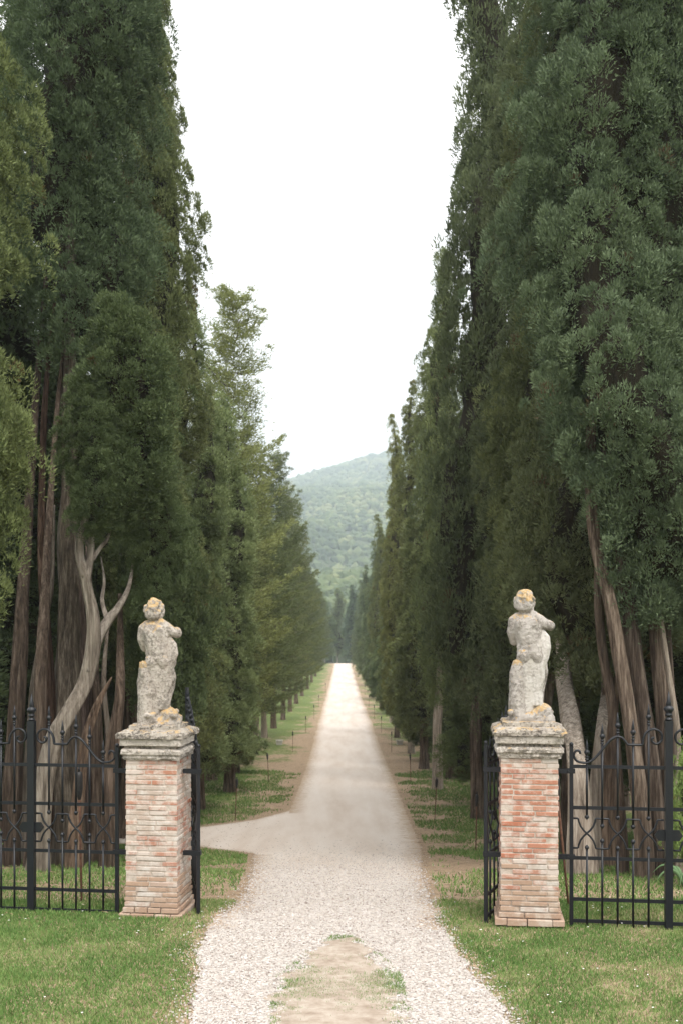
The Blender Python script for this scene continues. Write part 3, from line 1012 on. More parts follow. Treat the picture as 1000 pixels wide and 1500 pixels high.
c = obj("crown", P_LD['crown'], t, (0, 0, 2.2), scale=(1.02, 1.02, 5.4 / 4.4)); c.color = (*DEEP, 1)
obj("dark_core_or_boughs", P_LD['core'], t, (0, 0, 2.2), scale=(1.02, 1.02, 5.4 / 4.4))
multi_stem(t, [
    ([(-0.3, 0.2, -0.5), (-0.3, 0.2, 0.6), (-0.25, 0.2, 2), (-0.1, 0.1, 4), (0, 0, 6)], [0.28, 0.2, 0.16, 0.13, 0.04], M_BARK, (0.95, 0.9, 0.85)),
    ([(0.1, -0.1, -0.5), (0.12, -0.1, 0.6), (0.0, -0.1, 1.6), (0.1, 0, 3.0), (0.1, 0, 6)], [0.24, 0.17, 0.13, 0.11, 0.04], M_BARK, (1.1, 1.0, 0.95)),
], 370)

# the bare twisted tree with pale forked limbs, left of the statue
t = thing("twisted_tree", "twisted tree with pale forked limbs under a deep green crown behind the left fence", "tree", (px(70, 15.2), 15.2, gz(15.2)))


def tw(pts):
    """photo points -> local points in the tree's own upright plane at 15.2 m"""
    out = []
    for (x, y, dy) in pts:
        dd = 15.2 + dy
        out.append((px(x, dd) - px(70, 15.2), dy, CAM_Z + (HOR - y) * dd / F - gz(15.2)))
    return out


o = obj("trunk", stem_mesh("twisted_trunk", tw([(52, 1300, 0), (58, 1240, 0), (66, 1150, 0), (80, 1085, 0), (105, 1040, 0), (126, 1000, 0.1), (137, 950, 0.1), (137, 905, 0.1), (128, 860, 0.1), (120, 825, 0.1)]),
                               [0.20, 0.145, 0.125, 0.12, 0.12, 0.11, 0.10, 0.09, 0.08, 0.07], M_BARKP, 401, 34, 0.11, 10, 0.8), t)
o.color = (0.78, 0.76, 0.72, 1)
for k, (pts, rad) in enumerate([
    ([(126, 845, 0.1), (117, 815, 0.1), (118, 785, 0.05), (127, 752, 0.0), (131, 715, 0.1), (128, 660, 0.4)], [0.075, 0.06, 0.052, 0.046, 0.036, 0.012]),
    ([(126, 855, 0.1), (133, 815, 0.15), (136, 780, 0.15), (145, 748, 0.1), (143, 712, 0.2), (152, 660, 0.4)], [0.070, 0.056, 0.05, 0.044, 0.034, 0.012]),
    ([(135, 820, 0.15), (147, 802, 0.2), (157, 790, 0.25), (168, 760, 0.5)], [0.036, 0.032, 0.026, 0.008]),
    ([(130, 985, 0.1), (142, 940, 0.2), (160, 908, 0.3), (174, 890, 0.4), (190, 858, 0.6), (198, 800, 1.0)], [0.10, 0.085, 0.068, 0.05, 0.03, 0.008]),
    ([(130, 800, 0.15), (122, 775, 0.3), (116, 745, 0.4), (112, 705, 0.6)], [0.03, 0.024, 0.018, 0.006]),
    ([(158, 910, 0.3), (150, 880, 0.4), (153, 850, 0.5), (148, 815, 0.7)], [0.04, 0.03, 0.022, 0.008]),
]):
    b_ = obj("limb", stem_mesh("limb", tw(pts), rad, M_BARKP, 410 + k, 16, 0.12, 9, 0.8), t)
    b_.color = (0.80, 0.79, 0.77, 1)

for (ox, oy, oz, w, h) in ((px(172, 15.2) - px(70, 15.2), 0.25, 5.05, 0.92, 3.4), (px(132, 15.2) - px(70, 15.2), 0.0, 4.95, 0.62, 2.3), (px(205, 15.2) - px(70, 15.2), 0.9, 3.7, 0.6, 2.2)):
    c = obj("crown", P_LD['crown'], t, (ox, oy, oz), (0, 0, ox), (w, w, h / 4.4)); c.color = (*DEEP, 1)
    obj("dark_core_or_boughs", P_LD['core'], t, (ox, oy, oz), (0, 0, ox), (w, w, h / 4.4))

t = thing("broken_trunk", "split brown trunk leaning left of the left pillar behind the fence", "tree", (px(116, 15.8), 15.8, gz(15.8)))


def tw2(pts, base, d0):
    out = []
    for (x, y, dy) in pts:
        dd = d0 + dy
        out.append((px(x, dd) - px(base, d0), dy, CAM_Z + (HOR - y) * dd / F - gz(d0)))
    return out


obj("trunk", stem_mesh("split_trunk", tw2([(108, 1290, 0), (110, 1220, 0), (118, 1140, 0), (130, 1075, 0), (145, 1030, 0), (164, 992, 0)], 116, 15.8), [0.13, 0.10, 0.085, 0.065, 0.045, 0.010], M_BARK, 420, 34, 0.14, 12, 0.9), t).color = (1.45, 1.3, 1.15, 1)
obj("limb", stem_mesh("split_limb", tw2([(160, 1280, 0.4), (160, 1200, 0.4), (162, 1120, 0.4), (172, 1050, 0.4), (176, 1000, 0.4), (176, 870, 0.9)], 116, 15.8), [0.15, 0.12, 0.105, 0.09, 0.07, 0.03], M_BARK, 421, 34, 0.14, 12, 0.9), t).color = (1.0, 0.93, 0.86, 1)
for k, (bx, d0, pts, rad, col, lab) in enumerate([
    (16, 16.6, [(12, 1310, 0), (14, 1230, 0), (20, 1120, 0), (28, 1000, 0), (34, 880, 0.2), (42, 760, 0.6), (52, 600, 1.0), (70, 380, 1.4)], [0.23, 0.17, 0.14, 0.12, 0.10, 0.08, 0.06, 0.03], (0.8, 0.76, 0.72), "broad brown trunk at the far left, left of the thick fence post"),
    (52, 16.2, [(50, 1310, 0), (52, 1230, 0), (56, 1120, 0), (60, 1000, 0), (66, 880, 0.3), (72, 760, 0.8), (84, 600, 1.4), (106, 400, 1.8)], [0.18, 0.13, 0.105, 0.09, 0.075, 0.055, 0.04, 0.02], (1.05, 1.0, 0.95), "pale brown trunk right beside the thick post of the left fence"),
    (82, 17.4, [(84, 1290, 0), (82, 1220, 0), (78, 1120, 0), (72, 1000, 0), (66, 900, 0), (62, 780, 0.2), (66, 600, 0.4), (84, 400, 0.6)], [0.19, 0.14, 0.115, 0.10, 0.085, 0.065, 0.045, 0.02], (0.95, 0.78, 0.70), "reddish straight trunk left of the twisted tree behind the fence"),
    (104, 18.2, [(106, 1280, 0), (105, 1200, 0), (100, 1100, 0), (98, 1000, 0), (100, 900, 0), (98, 800, 0.2), (96, 620, 0.3), (120, 420, 0.3)], [0.17, 0.13, 0.10, 0.085, 0.07, 0.055, 0.04, 0.02], (0.75, 0.7, 0.66), "dark shaded trunk just behind the twisted tree's base"),
    (138, 17.6, [(136, 1270, 0), (137, 1200, 0), (140, 1100, 0), (138, 1000, 0), (132, 900, 0.3), (128, 800, 0.8)], [0.17, 0.13, 0.11, 0.09, 0.07, 0.03], (1.0, 0.95, 0.9), "slim upright trunk between the split trunk and the left pillar"),
]):
    t = thing("bare_trunk", lab, "tree", (px(bx, d0), d0, gz(d0)), group="bare trunks behind the left fence")
    obj("trunk", stem_mesh("bare_stem", tw2(pts, bx, d0), rad, M_BARK, 430 + k, 30, 0.13, 12, 0.5), t).color = (*col, 1)

# slim pale stems slanting between the big trunks
for k, (bx, d0, pts, rad, col, mat, lab) in enumerate([
    (852, 14.6, [(852, 1285, 0), (849, 1200, 0), (845, 1120, 0), (837, 1060, 0.9), (827, 1000, 2.4), (822, 940, 4.2), (820, 860, 5.6)], [0.22, 0.155, 0.135, 0.13, 0.125, 0.11, 0.05], (1.25, 1.2, 1.15), M_BARKP, "smooth pale grey curved trunk just right of the right pillar"),
    (876, 15.4, [(868, 1285, 0), (868, 1200, 0), (874, 1120, 0), (881, 1060, 0.1), (886, 1000, 1.2), (884, 880, 1.8)], [0.13, 0.09, 0.08, 0.07, 0.06, 0.03], (1.0, 0.97, 0.93), M_BARKP, "slim pale trunk beside the curved one right of the right pillar"),
    (70, 18.6, [(70, 1260, 0), (74, 1150, 0), (82, 1020, 0), (92, 900, 0), (88, 780, 0), (104, 620, 0.3)], [0.085, 0.07, 0.06, 0.05, 0.04, 0.02], (0.85, 0.84, 0.82), M_BARKP, "thin pale stem slanting behind the twisted tree on the left"),
    (38, 17.8, [(36, 1270, 0), (40, 1150, 0), (48, 1020, 0), (62, 930, 0), (76, 860, 0), (80, 740, 0.3)], [0.075, 0.06, 0.052, 0.045, 0.035, 0.015], (0.9, 0.88, 0.85), M_BARKP, "thin pale stem slanting right behind the left fence's thick post"),
    (152, 18.4, [(150, 1250, 0), (152, 1160, 0), (158, 1080, 0), (152, 1000, 0), (160, 900, 0.4)], [0.08, 0.065, 0.055, 0.045, 0.02], (1.05, 1.0, 0.95), M_BARKP, "thin wavering pale stem close behind the left pillar's outer edge"),
]):
    t = thing("bare_trunk", lab, "tree", (px(bx, d0), d0, gz(d0)), group="bare trunks behind the fences")
    obj("trunk", stem_mesh("slim_stem", tw2(pts, bx, d0), rad, mat, 460 + k, 26, 0.12, 10, 0.5), t).color = (*col, 1)

# --- rows running away from the gate
ORD = ["first", "second", "third", "fourth", "fifth", "sixth", "seventh", "eighth", "ninth", "tenth", "eleventh", "twelfth", "thirteenth", "fourteenth", "fifteenth",
       "sixteenth", "seventeenth", "eighteenth", "nineteenth", "twentieth", "twenty-first", "twenty-second", "twenty-third", "twenty-fourth", "twenty-fifth", "twenty-sixth"]
ra = random.Random(5)
right_row = [  # x, d, H, proto, wide, tint
    (4.35, 24.0, 20.0, 1, 1.0, (0.95, 0.95, 0.85)), (3.75, 28.5, 34.0, 1, 1.12, (0.92, 0.95, 0.84)), (4.4, 32.5, 10.5, 0, 1.0, (1.15, 1.2, 0.9)), (3.5, 37.5, 19.6, 2, 0.78, (1.45, 1.45, 1.12)),
    (4.5, 42.0, 10.5, 0, 1.0, (0.95, 1.0, 0.85)), (3.75, 47.0, 18.6, 3, 1.4, (1.35, 1.3, 1.0)), (4.3, 52, 10.0, 0, 1.1, (0.9, 0.95, 0.85)), (3.85, 56.5, 20.6, 3, 1.2, (1.3, 1.2, 0.85)),
    (3.6, 67, 21.2, 3, 1.1, (1.6, 1.42, 0.95)), (4.4, 62, 10.5, 0, 1.15, (0.95, 1.0, 0.85)), (4.3, 74, 11.0, 0, 1.25, (1.15, 1.15, 0.9)), (4.0, 82, 17.5, 3, 1.2, (1.0, 1.05, 0.9)),
    (4.2, 91, 11.5, 0, 1.35, (0.9, 1.0, 0.85)), (3.9, 101, 19.0, 3, 1.2, (1.3, 1.2, 0.9)), (4.1, 112, 13.0, 0, 1.35, (1.0, 1.05, 0.9)), (3.8, 125, 18.5, 3, 1.35, (1.0, 1.05, 0.95)),
    (3.9, 140, 14.0, 0, 1.4, (1.2, 1.2, 1.0)), (3.7, 156, 17.5, 3, 1.5, (1.0, 1.05, 0.95)), (3.7, 174, 14.5, 0, 1.4, (1.1, 1.1, 1.0)), (3.6, 195, 17.0, 3, 1.6, (1.0, 1.05, 1.0)), (3.6, 215, 13, 0, 1.4, (1.1, 1.1, 1.0)),
]
right_row.sort(key=lambda q: q[1])
for i, (x, d, H, k, w, tint) in enumerate(right_row):
    p = P_S if k == 3 else P_M[k]
    look = {0: "cypress skirted to the ground", 1: "columnar dark cypress", 2: "full pale tipped cypress", 3: "slender pointed cypress"}[k]
    tree("cypress_tree", f"{look}, {ORD[i]} in the receding row right of the drive", p, x, d, H, ra.uniform(0, 6.28), w, tint, pale=(i % 4 == 3), bark=(1.1, 1.05, 1.0)).rotation_euler.y = ra.uniform(-0.02, 0.02)
left_row = [
    (-4.3, 31.0, 15.5, 0, 1.0, (1.5, 1.55, 1.25)), (-4.7, 27.5, 14.5, 1, 1.0, (1.2, 1.15, 0.85)), (-3.95, 36.5, 14.2, 0, 1.05, (1.75, 1.78, 1.45)), (-5.2, 41.0, 15.0, 2, 0.9, (1.7, 1.65, 1.3)),
    (-5.0, 48.0, 22.8, 'f0', 1.05, (1.6, 1.58, 1.3)), (-4.6, 44.5, 9.5, 0, 1.0, (1.1, 1.15, 0.9)), (-5.2, 54, 17.5, 'f1', 0.9, (1.1, 1.12, 0.95)), (-5.0, 60, 15.0, 'f1', 0.95, (0.98, 1.04, 0.92)),
    (-5.0, 67, 14.0, 'f0', 0.95, (0.9, 0.97, 0.88)), (-4.9, 75, 20.5, 'f1', 0.95, (0.9, 0.95, 0.88)), (-4.8, 84, 14.0, 'f0', 0.95, (0.95, 0.95, 0.85)), (-4.7, 94, 20.0, 'f1', 1.0, (0.95, 0.95, 0.85)),
    (-4.6, 105, 16.0, 'f0', 0.9, (0.8, 0.84, 0.76)), (-4.5, 118, 15.5, 'f1', 0.9, (0.8, 0.84, 0.76)), (-4.4, 132, 15.0, 'f0', 0.9, (0.8, 0.84, 0.76)), (-4.3, 148, 15.0, 'f1', 0.9, (0.8, 0.84, 0.76)),
    (-4.2, 166, 14.5, 'f0', 0.9, (0.8, 0.84, 0.76)), (-4.1, 186, 14.0, 'f1', 0.9, (0.8, 0.84, 0.76)), (-4.0, 208, 13.0, 'f0', 0.8, (0.8, 0.84, 0.76)),
]
left_row.sort(key=lambda q: q[1])
for i, (x, d, H, k, w, tint) in enumerate(left_row):
    fir = isinstance(k, str)
    p = P_FIR[int(k[1])] if fir else P_M[k]
    look = "loose conifer with level boughs" if fir else {0: "grey green cypress skirted to the ground", 1: "columnar olive cypress", 2: "full pale cypress"}[k]
    tree("conifer_tree" if fir else "cypress_tree", f"{look}, {ORD[i]} in the receding row left of the drive", p, x, d, H, ra.uniform(0, 6.28), w, tint, pale=(i in (7, 8)), bark=(1.2, 1.12, 1.05))

# --- trees standing behind the rows
back = []
for sgn in (-1, 1):
    d = 17.0
    i = 0
    while d < 75:
        back.append((sgn * (7.2 + 1.2 * (i % 2) + ra.uniform(-0.4, 0.4)), d, ra.uniform(13, 19), ra.choice((0, 0, 1)), ra.uniform(1.3, 1.7)))
        d += 2.6 + 0.06 * (d - 17)
        i += 1
cnt = {-1: 0, 1: 0}
for (x, d, H, k, w) in back:
    s = -1 if x < 0 else 1
    tree("cypress_tree", f"shaded dark cypress, {ORD[cnt[s]]} of the trees behind the {'left' if s < 0 else 'right'} row", P_M[k], x, d, H, ra.uniform(0, 6.28), w, (0.8, 0.9, 0.78), group="trees behind the rows")
    cnt[s] += 1

# --- end of the drive
for (x, d, H, k, w, tint, lab) in [
    (2.6, 252, 20, 3, 2.6, (0.8, 0.95, 0.9), "dark slim cypress closing the drive, right of its far end"),
    (-1.0, 262, 20, 2, 1.7, (1.3, 1.3, 1.1), "pale cypress with a bare grey trunk at the far end of the drive"),
    (-4.2, 258, 17, 1, 2.4, (1.1, 1.2, 1.0), "bushy cypress left of the far end of the drive"),
    (4.6, 268, 18, 0, 1.6, (0.9, 1.0, 0.9), "dark cypress behind the last tree of the right row"),
    (-7.0, 270, 19, 1, 1.7, (1.0, 1.1, 0.95), "tall cypress behind the last conifer of the left row"),
]:
    p = P_S if k == 3 else P_M[k]
    tree("cypress_tree", lab, p, x, d, H, ra.uniform(0, 6.28), w, tint, group="trees at the end of the drive", pale=True, sink=0.3)

# --- low plants at the picture edges
P_BUSH = make_crown("shrub_leaves", 71, 2.1, 0.25, 0.62, 'broad', 46, 90, 0.05, 0.022, n_lobes=14, clump=0.10)


def shrub(label, x, d, H, w, tint):
    t = thing("shrub", label, "shrub", (x, d, gz(d)), (0, 0, d))
    c = obj("foliage", P_BUSH['crown'], t, scale=(w, w, H / 2.1)); c.color = (*tint, 1)
    obj("dark_core_or_boughs", P_BUSH['core'], t, scale=(w, w, H / 2.1))
    return t


shrub("fresh green shrub between the right fence's thick post and the picture edge", px(1030, 13.0), 13.0, 1.7, 0.62, (1.9, 2.2, 1.3))
shrub("pale bluish shrub at the left picture edge behind the fence", px(-40, 12.6), 12.6, 1.7, 0.55, (1.7, 2.1, 1.7))
t = thing("strap_leaf_plant", "small plant with arching strap leaves at the foot of the right fence post", "plant", (px(1002, 12.6), 12.6, gz(12.6)))
for k in range(11):
    a = k * 2.4
    L = 0.28 + 0.1 * ra.random()
    pts = [(0, 0, 0), (math.cos(a) * L * 0.35, math.sin(a) * L * 0.35, L * 0.6), (math.cos(a) * L * 0.8, math.sin(a) * L * 0.8, L * 0.62), (math.cos(a) * L * 1.15, math.sin(a) * L * 1.15, L * 0.3)]
    p = catmull(pts, 4)
    v, f = sweep(p, np.interp(np.linspace(0, 1, len(p)), [0, .4, 1], [0.012, 0.024, 0.003]), 6, flat=(0.2, 1.0))
    lf = obj("leaf", mesh("strap_leaf", v, f, M_FOL, True, np.full(len(v), 0.7)), t)
    lf.color = (1.0, 1.4, 1.2, 1)

# ------------------------------------------------------------------ gate
GA = math.atan2(0.46, 3.82)            # the gate line turns a little away from square
LP = Vector((-1.965, 10.60, -0.05))
RP = Vector((1.858, 10.14, 0.03))
AX = Vector((math.cos(GA), -math.sin(GA), 0))
AY = Vector((math.sin(GA), math.cos(GA), 0))

# brick shapes shared between all bricks: unit boxes with worn edges
def brick_mesh(name, seed, mat):
    r2 = np.random.default_rng(seed)
    b = 0.09
    V = []
    for sx in (-1, 1):
        for sy in (-1, 1):
            for sz in (-1, 1):
                j = lambda: r2.uniform(0.3, 1.3) * b
                V += [(sx * (0.5 - j() * 0.35), sy * 0.5, sz * (0.5 - j())), (sx * 0.5, sy * (0.5 - j() * 0.4), sz * (0.5 - j())), (sx * (0.5 - j() * 0.35), sy * (0.5 - j() * 0.4), sz * 0.5)]
    import bmesh
    bm = bmesh.new()
    for v in V:
        bm.verts.new(v)
    bmesh.ops.convex_hull(bm, input=bm.verts[:])
    me = bpy.data.meshes.new(name)
    bm.to_mesh(me)
    bm.free()
    me.materials.append(mat)
    return me


BR = {k: [brick_mesh("brick", 500 + i + 10 * j, m) for i in range(3)] for j, (k, m) in enumerate(M_BRICK.items())}


def slab(name, prof, mat, parent, seed, nseg=10, rough=0.004):
    """square moulded stone: prof = list of (half width, z); edges worn"""
    r2 = np.random.default_rng(seed)
    V, Fc = [], []
    ring = []
    for k in range(4):
        for s in range(nseg):
            t = -1 + 2 * s / nseg
            ring.append([(t, -1), (1, t), (-t, 1), (-1, -t)][k])
    m = len(ring)
    for (h, z) in prof:
        for (u, w) in ring:
            corner = max(0, min(abs(u), abs(w)) - 0.8) * 0.10
            j = 1 - corner + r2.normal() * rough / max(h, .05)
            V.append((u * h * j, w * h * j, z + r2.normal() * rough * 0.6))
    n = len(prof)
    for i in range(n - 1):
        for k in range(m):
            a, b = i * m + k, i * m + (k + 1) % m
            Fc.append((a, b, b + m, a + m))
    Fc.append(tuple(range(m - 1, -1, -1)))
    Fc.append(tuple((n - 1) * m + k for k in range(m)))
    return obj(name, mesh(name, V, Fc, mat, False), parent)


def pillar(label, loc, hw, scheme, seed):
    t = thing("gate_pillar", label, "pillar", loc, (0, 0, -GA), "brick gate pillars")
    rr = random.Random(seed)
    D = hw                                  # body centre is hw behind the front face
    cz0, cz1 = 0.13, 1.655
    # everything in the pillar is centred on its own axis
    v, f = box(-hw + 0.007, hw - 0.007, -hw + 0.007, hw - 0.007, -0.15, 1.66)
    obj("mortar_core", mesh("mortar_core", v, f, M_MORTAR), t)
    nco = 29
    ch = (cz1 - cz0) / nco
    th = 0.115

    def put(cx, cy, z, sx, sy, sz, kind, rz=0.0):
        o = obj("brick", rr.choice(BR[kind]), t, (cx, cy, z), (rr.uniform(-0.006, 0.006), rr.uniform(-0.008, 0.008), rz + rr.uniform(-0.008, 0.008)), (sx, sy, sz))
        return o

    def course(z, h, hw_, kindf, k):
        full_front = k % 2 == 0
        for side in range(4):
            span = 2 * hw_ if (side % 2 == 0) == full_front else 2 * (hw_ - th)
            x = -span / 2
            first = True
            while x < span / 2 - 0.01:
                L = rr.choice((0.26, 0.28, 0.27, 0.14, 0.2)) if not first else rr.choice((0.13, 0.2, 0.26, 0.28))
                first = False
                if span / 2 - (x + L) < 0.09:
                    L = span / 2 - x
                cx, cy = x + L / 2, -(hw_ - th / 2 + rr.uniform(-0.003, 0.004))
                ang = side * math.pi / 2
                g = rr.uniform(0.009, 0.017)
                put(cx * math.cos(ang) - cy * math.sin(ang), cx * math.sin(ang) + cy * math.cos(ang), z + rr.uniform(-0.002, 0.002), L - g, th, h - rr.uniform(0.010, 0.018), kindf(), ang)
                x += L
    for k in range(nco):
        u = (k + 0.5) / nco
        wts = scheme(u)
        course(cz0 + (k + 0.5) * ch, ch, hw + (0.012 * max(0, 0.2 - u) / 0.2), lambda: rr.choices(list(wts.keys()), list(wts.values()))[0], k)
    course(0.10, 0.06, hw + 0.025, lambda: 'beige', 0)
    course(0.035, 0.075, hw + 0.055, lambda: 'beige', 1)
    # moulded cap
    slab("neck_moulding", [(hw + 0.02, 1.655), (hw + 0.032, 1.675), (hw + 0.03, 1.70), (hw + 0.05, 1.715), (hw + 0.052, 1.745), (hw + 0.03, 1.768)], M_CAP, t, seed + 1)
    slab("cap_fillet", [(hw + 0.008, 1.766), (hw + 0.012, 1.80)], M_CAPD, t, seed + 2)
    slab("cap_slab", [(hw + 0.03, 1.798), (hw + 0.05, 1.805), (hw + 0.054, 1.868), (hw + 0.05, 1.872)], M_CAP, t, seed + 3)
    slab("cap_top", [(hw + 0.05, 1.874), (hw + 0.076, 1.880), (hw + 0.078, 1.912), (hw + 0.066, 1.935), (hw + 0.01, 1.962)], M_CAPD, t, seed + 4, rough=0.006)
    slab("plinth", [(hw - 0.02, 1.95), (hw - 0.022, 2.00), (hw - 0.03, 2.008)], M_CAPD, t, seed + 5, rough=0.006)
    return t


HWL, HWR = 0.278, 0.285
pl_loc = LP + AY * HWL
pr_loc = RP + AY * HWR
pillar("left gate pillar of pale limewashed brick with a lichened stone cap", pl_loc, HWL,
       lambda u: {'beige': 0.75, 'pale': 0.25} if u < 0.22 else {'red': 0.08, 'washed': 0.54, 'pale': 0.38} if u > 0.35 else {'washed': 0.45, 'pale': 0.55}, 61)
pillar("right gate pillar of red brick with a lichened stone cap", pr_loc, HWR,
       lambda u: {'beige': 0.85, 'pale': 0.15} if u < 0.15 else {'beige': 0.3, 'washed': 0.45, 'pale': 0.25} if u < 0.36 else {'red': 0.72, 'washed': 0.28} if u < 0.92 else {'washed': 0.3, 'pale': 0.7}, 62)

# ------------------------------------------------------------------ statues
sph_v, sph_f = icosphere(2)


def blob_mesh(name, chains, mat, voxel, smooth_it, rough, seed, lich=None):
    """union of round cones -> one continuous carved surface"""
    V, Fc, off = [], [], 0
    for ch in chains:
        pts = [np.array(c[:3], float) for c in ch]
        rad = [np.array(c[3] if isinstance(c[3], (tuple, list)) else (c[3],) * 3, float) for c in ch]
        if len(pts) == 1:
            seq = [(pts[0], rad[0])]
        else:
            seq = []
            for i in range(len(pts) - 1):
                L = np.linalg.norm(pts[i + 1] - pts[i])
                n = max(2, int(L / (0.35 * min(rad[i].min(), rad[i + 1].min()))))
                for s in range(n + 1):
                    u = s / n
                    seq.append((pts[i] * (1 - u) + pts[i + 1] * u, rad[i] * (1 - u) + rad[i + 1] * u))
        for (p, r) in seq:
            V.append(sph_v * r + p)
            Fc.append(sph_f + off)
            off += len(sph_v)
    me = mesh(name + "_raw", np.vstack(V), np.vstack(Fc))
    o = bpy.data.objects.new(name + "_tmp", me)
    COL.objects.link(o)
    md = o.modifiers.new("r", 'REMESH'); md.mode = 'VOXEL'; md.voxel_size = voxel
    ms = o.modifiers.new("s", 'SMOOTH'); ms.factor = 0.5; ms.iterations = smooth_it
    dg = bpy.context.evaluated_depsgraph_get()
    ev = o.evaluated_get(dg)
    em = bpy.data.meshes.new_from_object(ev, depsgraph=dg)
    bpy.data.objects.remove(o)
    bpy.data.meshes.remove(me)
    em.name = name
    n = len(em.vertices)
    co = np.empty(n * 3); em.vertices.foreach_get("co", co); co = co.reshape(-1, 3)
    no = np.empty(n * 3); em.vertices.foreach_get("normal", no); no = no.reshape(-1, 3)
    d = np.array([mnoise.noise((c[0] * 13 + seed, c[1] * 13, c[2] * 13)) * 1.0 + 0.6 * mnoise.noise((c[0] * 37 + seed, c[1] * 37, c[2] * 37)) for c in co])
    co = co + no * (d * rough)[:, None]
    em.vertices.foreach_set("co", co.ravel())
    em.polygons.foreach_set("use_smooth", np.ones(len(em.polygons), dtype=bool))
    a = em.attributes.new("tone", 'FLOAT', 'POINT')
    a.data.foreach_set("value", np.array([lich(c) if lich else 0.0 for c in co], dtype=np.float32))
    em.materials.clear()
    em.materials.append(mat)
    return em


def statue(label, loc, mir, mat, seed, stump_top, stump_w):
    t = thing("putto_statue", label, "statue", loc, (0, 0, -GA), "stone figures on the gate pillars")
    rr = random.Random(seed)
    # figure seen from the back; +y is the way it faces (away from the camera)
    C = []
    C.append([(0.065, 0.0, 0.70, (0.155, 0.125, 0.10)), (0.05, -0.01, 0.80, (0.140, 0.105, 0.10)), (0.025, -0.01, 0.93, (0.150, 0.108, 0.10)), (0.012, 0.0, 1.01, (0.140, 0.092, 0.07))])   # trunk
    C.append([(0.0, 0.0, 1.02, 0.062), (-0.005, 0.02, 1.12, 0.058)])                                               # neck
    C.append([(-0.005, 0.03, 1.20, (0.088, 0.098, 0.105))]); C.append([(-0.005, -0.035, 1.15, (0.088, 0.06, 0.07))])                                                       # head
    C.append([(-0.005, 0.115, 1.185, (0.016, 0.022, 0.024))])                                                     # nose
    C.append([(-0.04, 0.105, 1.165, (0.032, 0.025, 0.028))]); C.append([(0.03, 0.105, 1.165, (0.032, 0.025, 0.028))])  # cheeks
    C.append([(-0.005, 0.108, 1.125, (0.028, 0.022, 0.020))])                                                     # chin, mouth
    C.append([(-0.03, 0.105, 1.225, (0.03, 0.02, 0.012))]); C.append([(0.025, 0.105, 1.225, (0.03, 0.02, 0.012))])     # brows
    for sx in (-1, 1):
        C.append([(0.02 + sx * 0.062, -0.078, 0.97, (0.050, 0.034, 0.062))]); C.append([(0.035 + sx * 0.045, -0.085, 0.82, (0.034, 0.026, 0.085))])
    for k in range(90):                                                                                          # curls
        a = rr.uniform(0, 6.28); e = rr.uniform(-0.85, 1.5)
        x, y, z = math.cos(a) * math.cos(e), math.sin(a) * math.cos(e), math.sin(e)
        if y > 0.45 and z < 0.45:
            continue
        C.append([(-0.005 + x * 0.092, 0.02 + y * 0.098, 1.195 + z * 0.105, rr.uniform(0.016, 0.030))])
    C.append([(-0.075, 0.0, 1.035, 0.055), (-0.115, 0.0, 1.0, 0.058), (-0.135, 0.01, 0.90, 0.052), (-0.115, 0.05, 0.80, 0.045), (-0.06, 0.14, 0.80, 0.040), (0.0, 0.17, 0.83, 0.036)])  # arm by the stump
    C.append([(0.085, 0.0, 1.045, 0.060), (0.135, 0.0, 1.015, 0.058), (0.205, 0.0, 0.965, 0.055), (0.245, 0.03, 0.955, 0.054), (0.225, 0.10, 0.975, 0.045), (0.15, 0.17, 0.97, 0.040)])  # raised arm
    for (hx, hy, hz, sx) in ((0.0, 0.17, 0.83, 1), (0.15, 0.17, 0.97, -1)):                                        # hands: palm and five fingers
        C.append([(hx, hy, hz, 0.032), (hx + 0.035 * sx, hy + 0.02, hz, 0.028)])
        for q in range(4):
            zf = hz + 0.024 - 0.016 * q
            C.append([(hx + 0.05 * sx, hy + 0.025, zf, 0.0105), (hx + (0.085 - 0.006 * abs(q - 1)) * sx, hy + 0.02, zf, 0.0095), (hx + (0.09 - 0.006 * abs(q - 1)) * sx, hy - 0.005, zf - 0.004, 0.009)])
        C.append([(hx + 0.01 * sx, hy + 0.01, hz + 0.03, 0.011), (hx + 0.045 * sx, hy - 0.005, hz + 0.045, 0.0095)])
    C.append([(0.0, -0.045, 0.66, 0.085), (-0.02, 0.02, 0.46, 0.078), (-0.01, 0.04, 0.40, 0.065), (0.0, 0.03, 0.25, 0.056), (0.0, 0.0, 0.12, 0.042), (0.0, 0.08, 0.07, 0.038)])   # standing leg
    C.append([(0.125, -0.03, 0.66, 0.085), (0.155, 0.03, 0.50, 0.080), (0.150, 0.07, 0.42, 0.065), (0.135, 0.02, 0.30, 0.056), (0.145, -0.03, 0.20, 0.042), (0.16, 0.05, 0.15, 0.038)])  # bent leg
    C.append([(0.01, -0.06, 0.67, (0.058, 0.05, 0.06))]); C.append([(0.12, -0.06, 0.675, (0.058, 0.05, 0.06))])                              # seat
    lich = lambda c: max(0.0, min(1.0, (c[2] - 0.98) * 3.2)) * 1.0 + (0.25 if 0.70 < c[2] < 0.78 else 0)
    obj("figure", blob_mesh("figure", C, mat, 0.009, 2, 0.0035, seed, lich), t)
    S = [[(-0.055, -0.03, 0.0, (0.12, 0.11, 0.05)), (-0.065, -0.03, 0.30, (0.100, 0.10, 0.06)), (-0.075, -0.03, 0.46, (stump_w, 0.095, 0.06)), (-0.055, -0.03, stump_top, (stump_w * 0.85, 0.085, 0.03))]]
    for k in range(12):
        a = rr.uniform(0, 6.28); z = rr.uniform(0.08, stump_top - 0.1)
        S.append([(-0.06 + math.cos(a) * 0.09, -0.03 + math.sin(a) * 0.085, z, rr.uniform(0.018, 0.032)), (-0.06 + math.cos(a) * 0.09, -0.03 + math.sin(a) * 0.085, z + 0.12, rr.uniform(0.012, 0.022))])
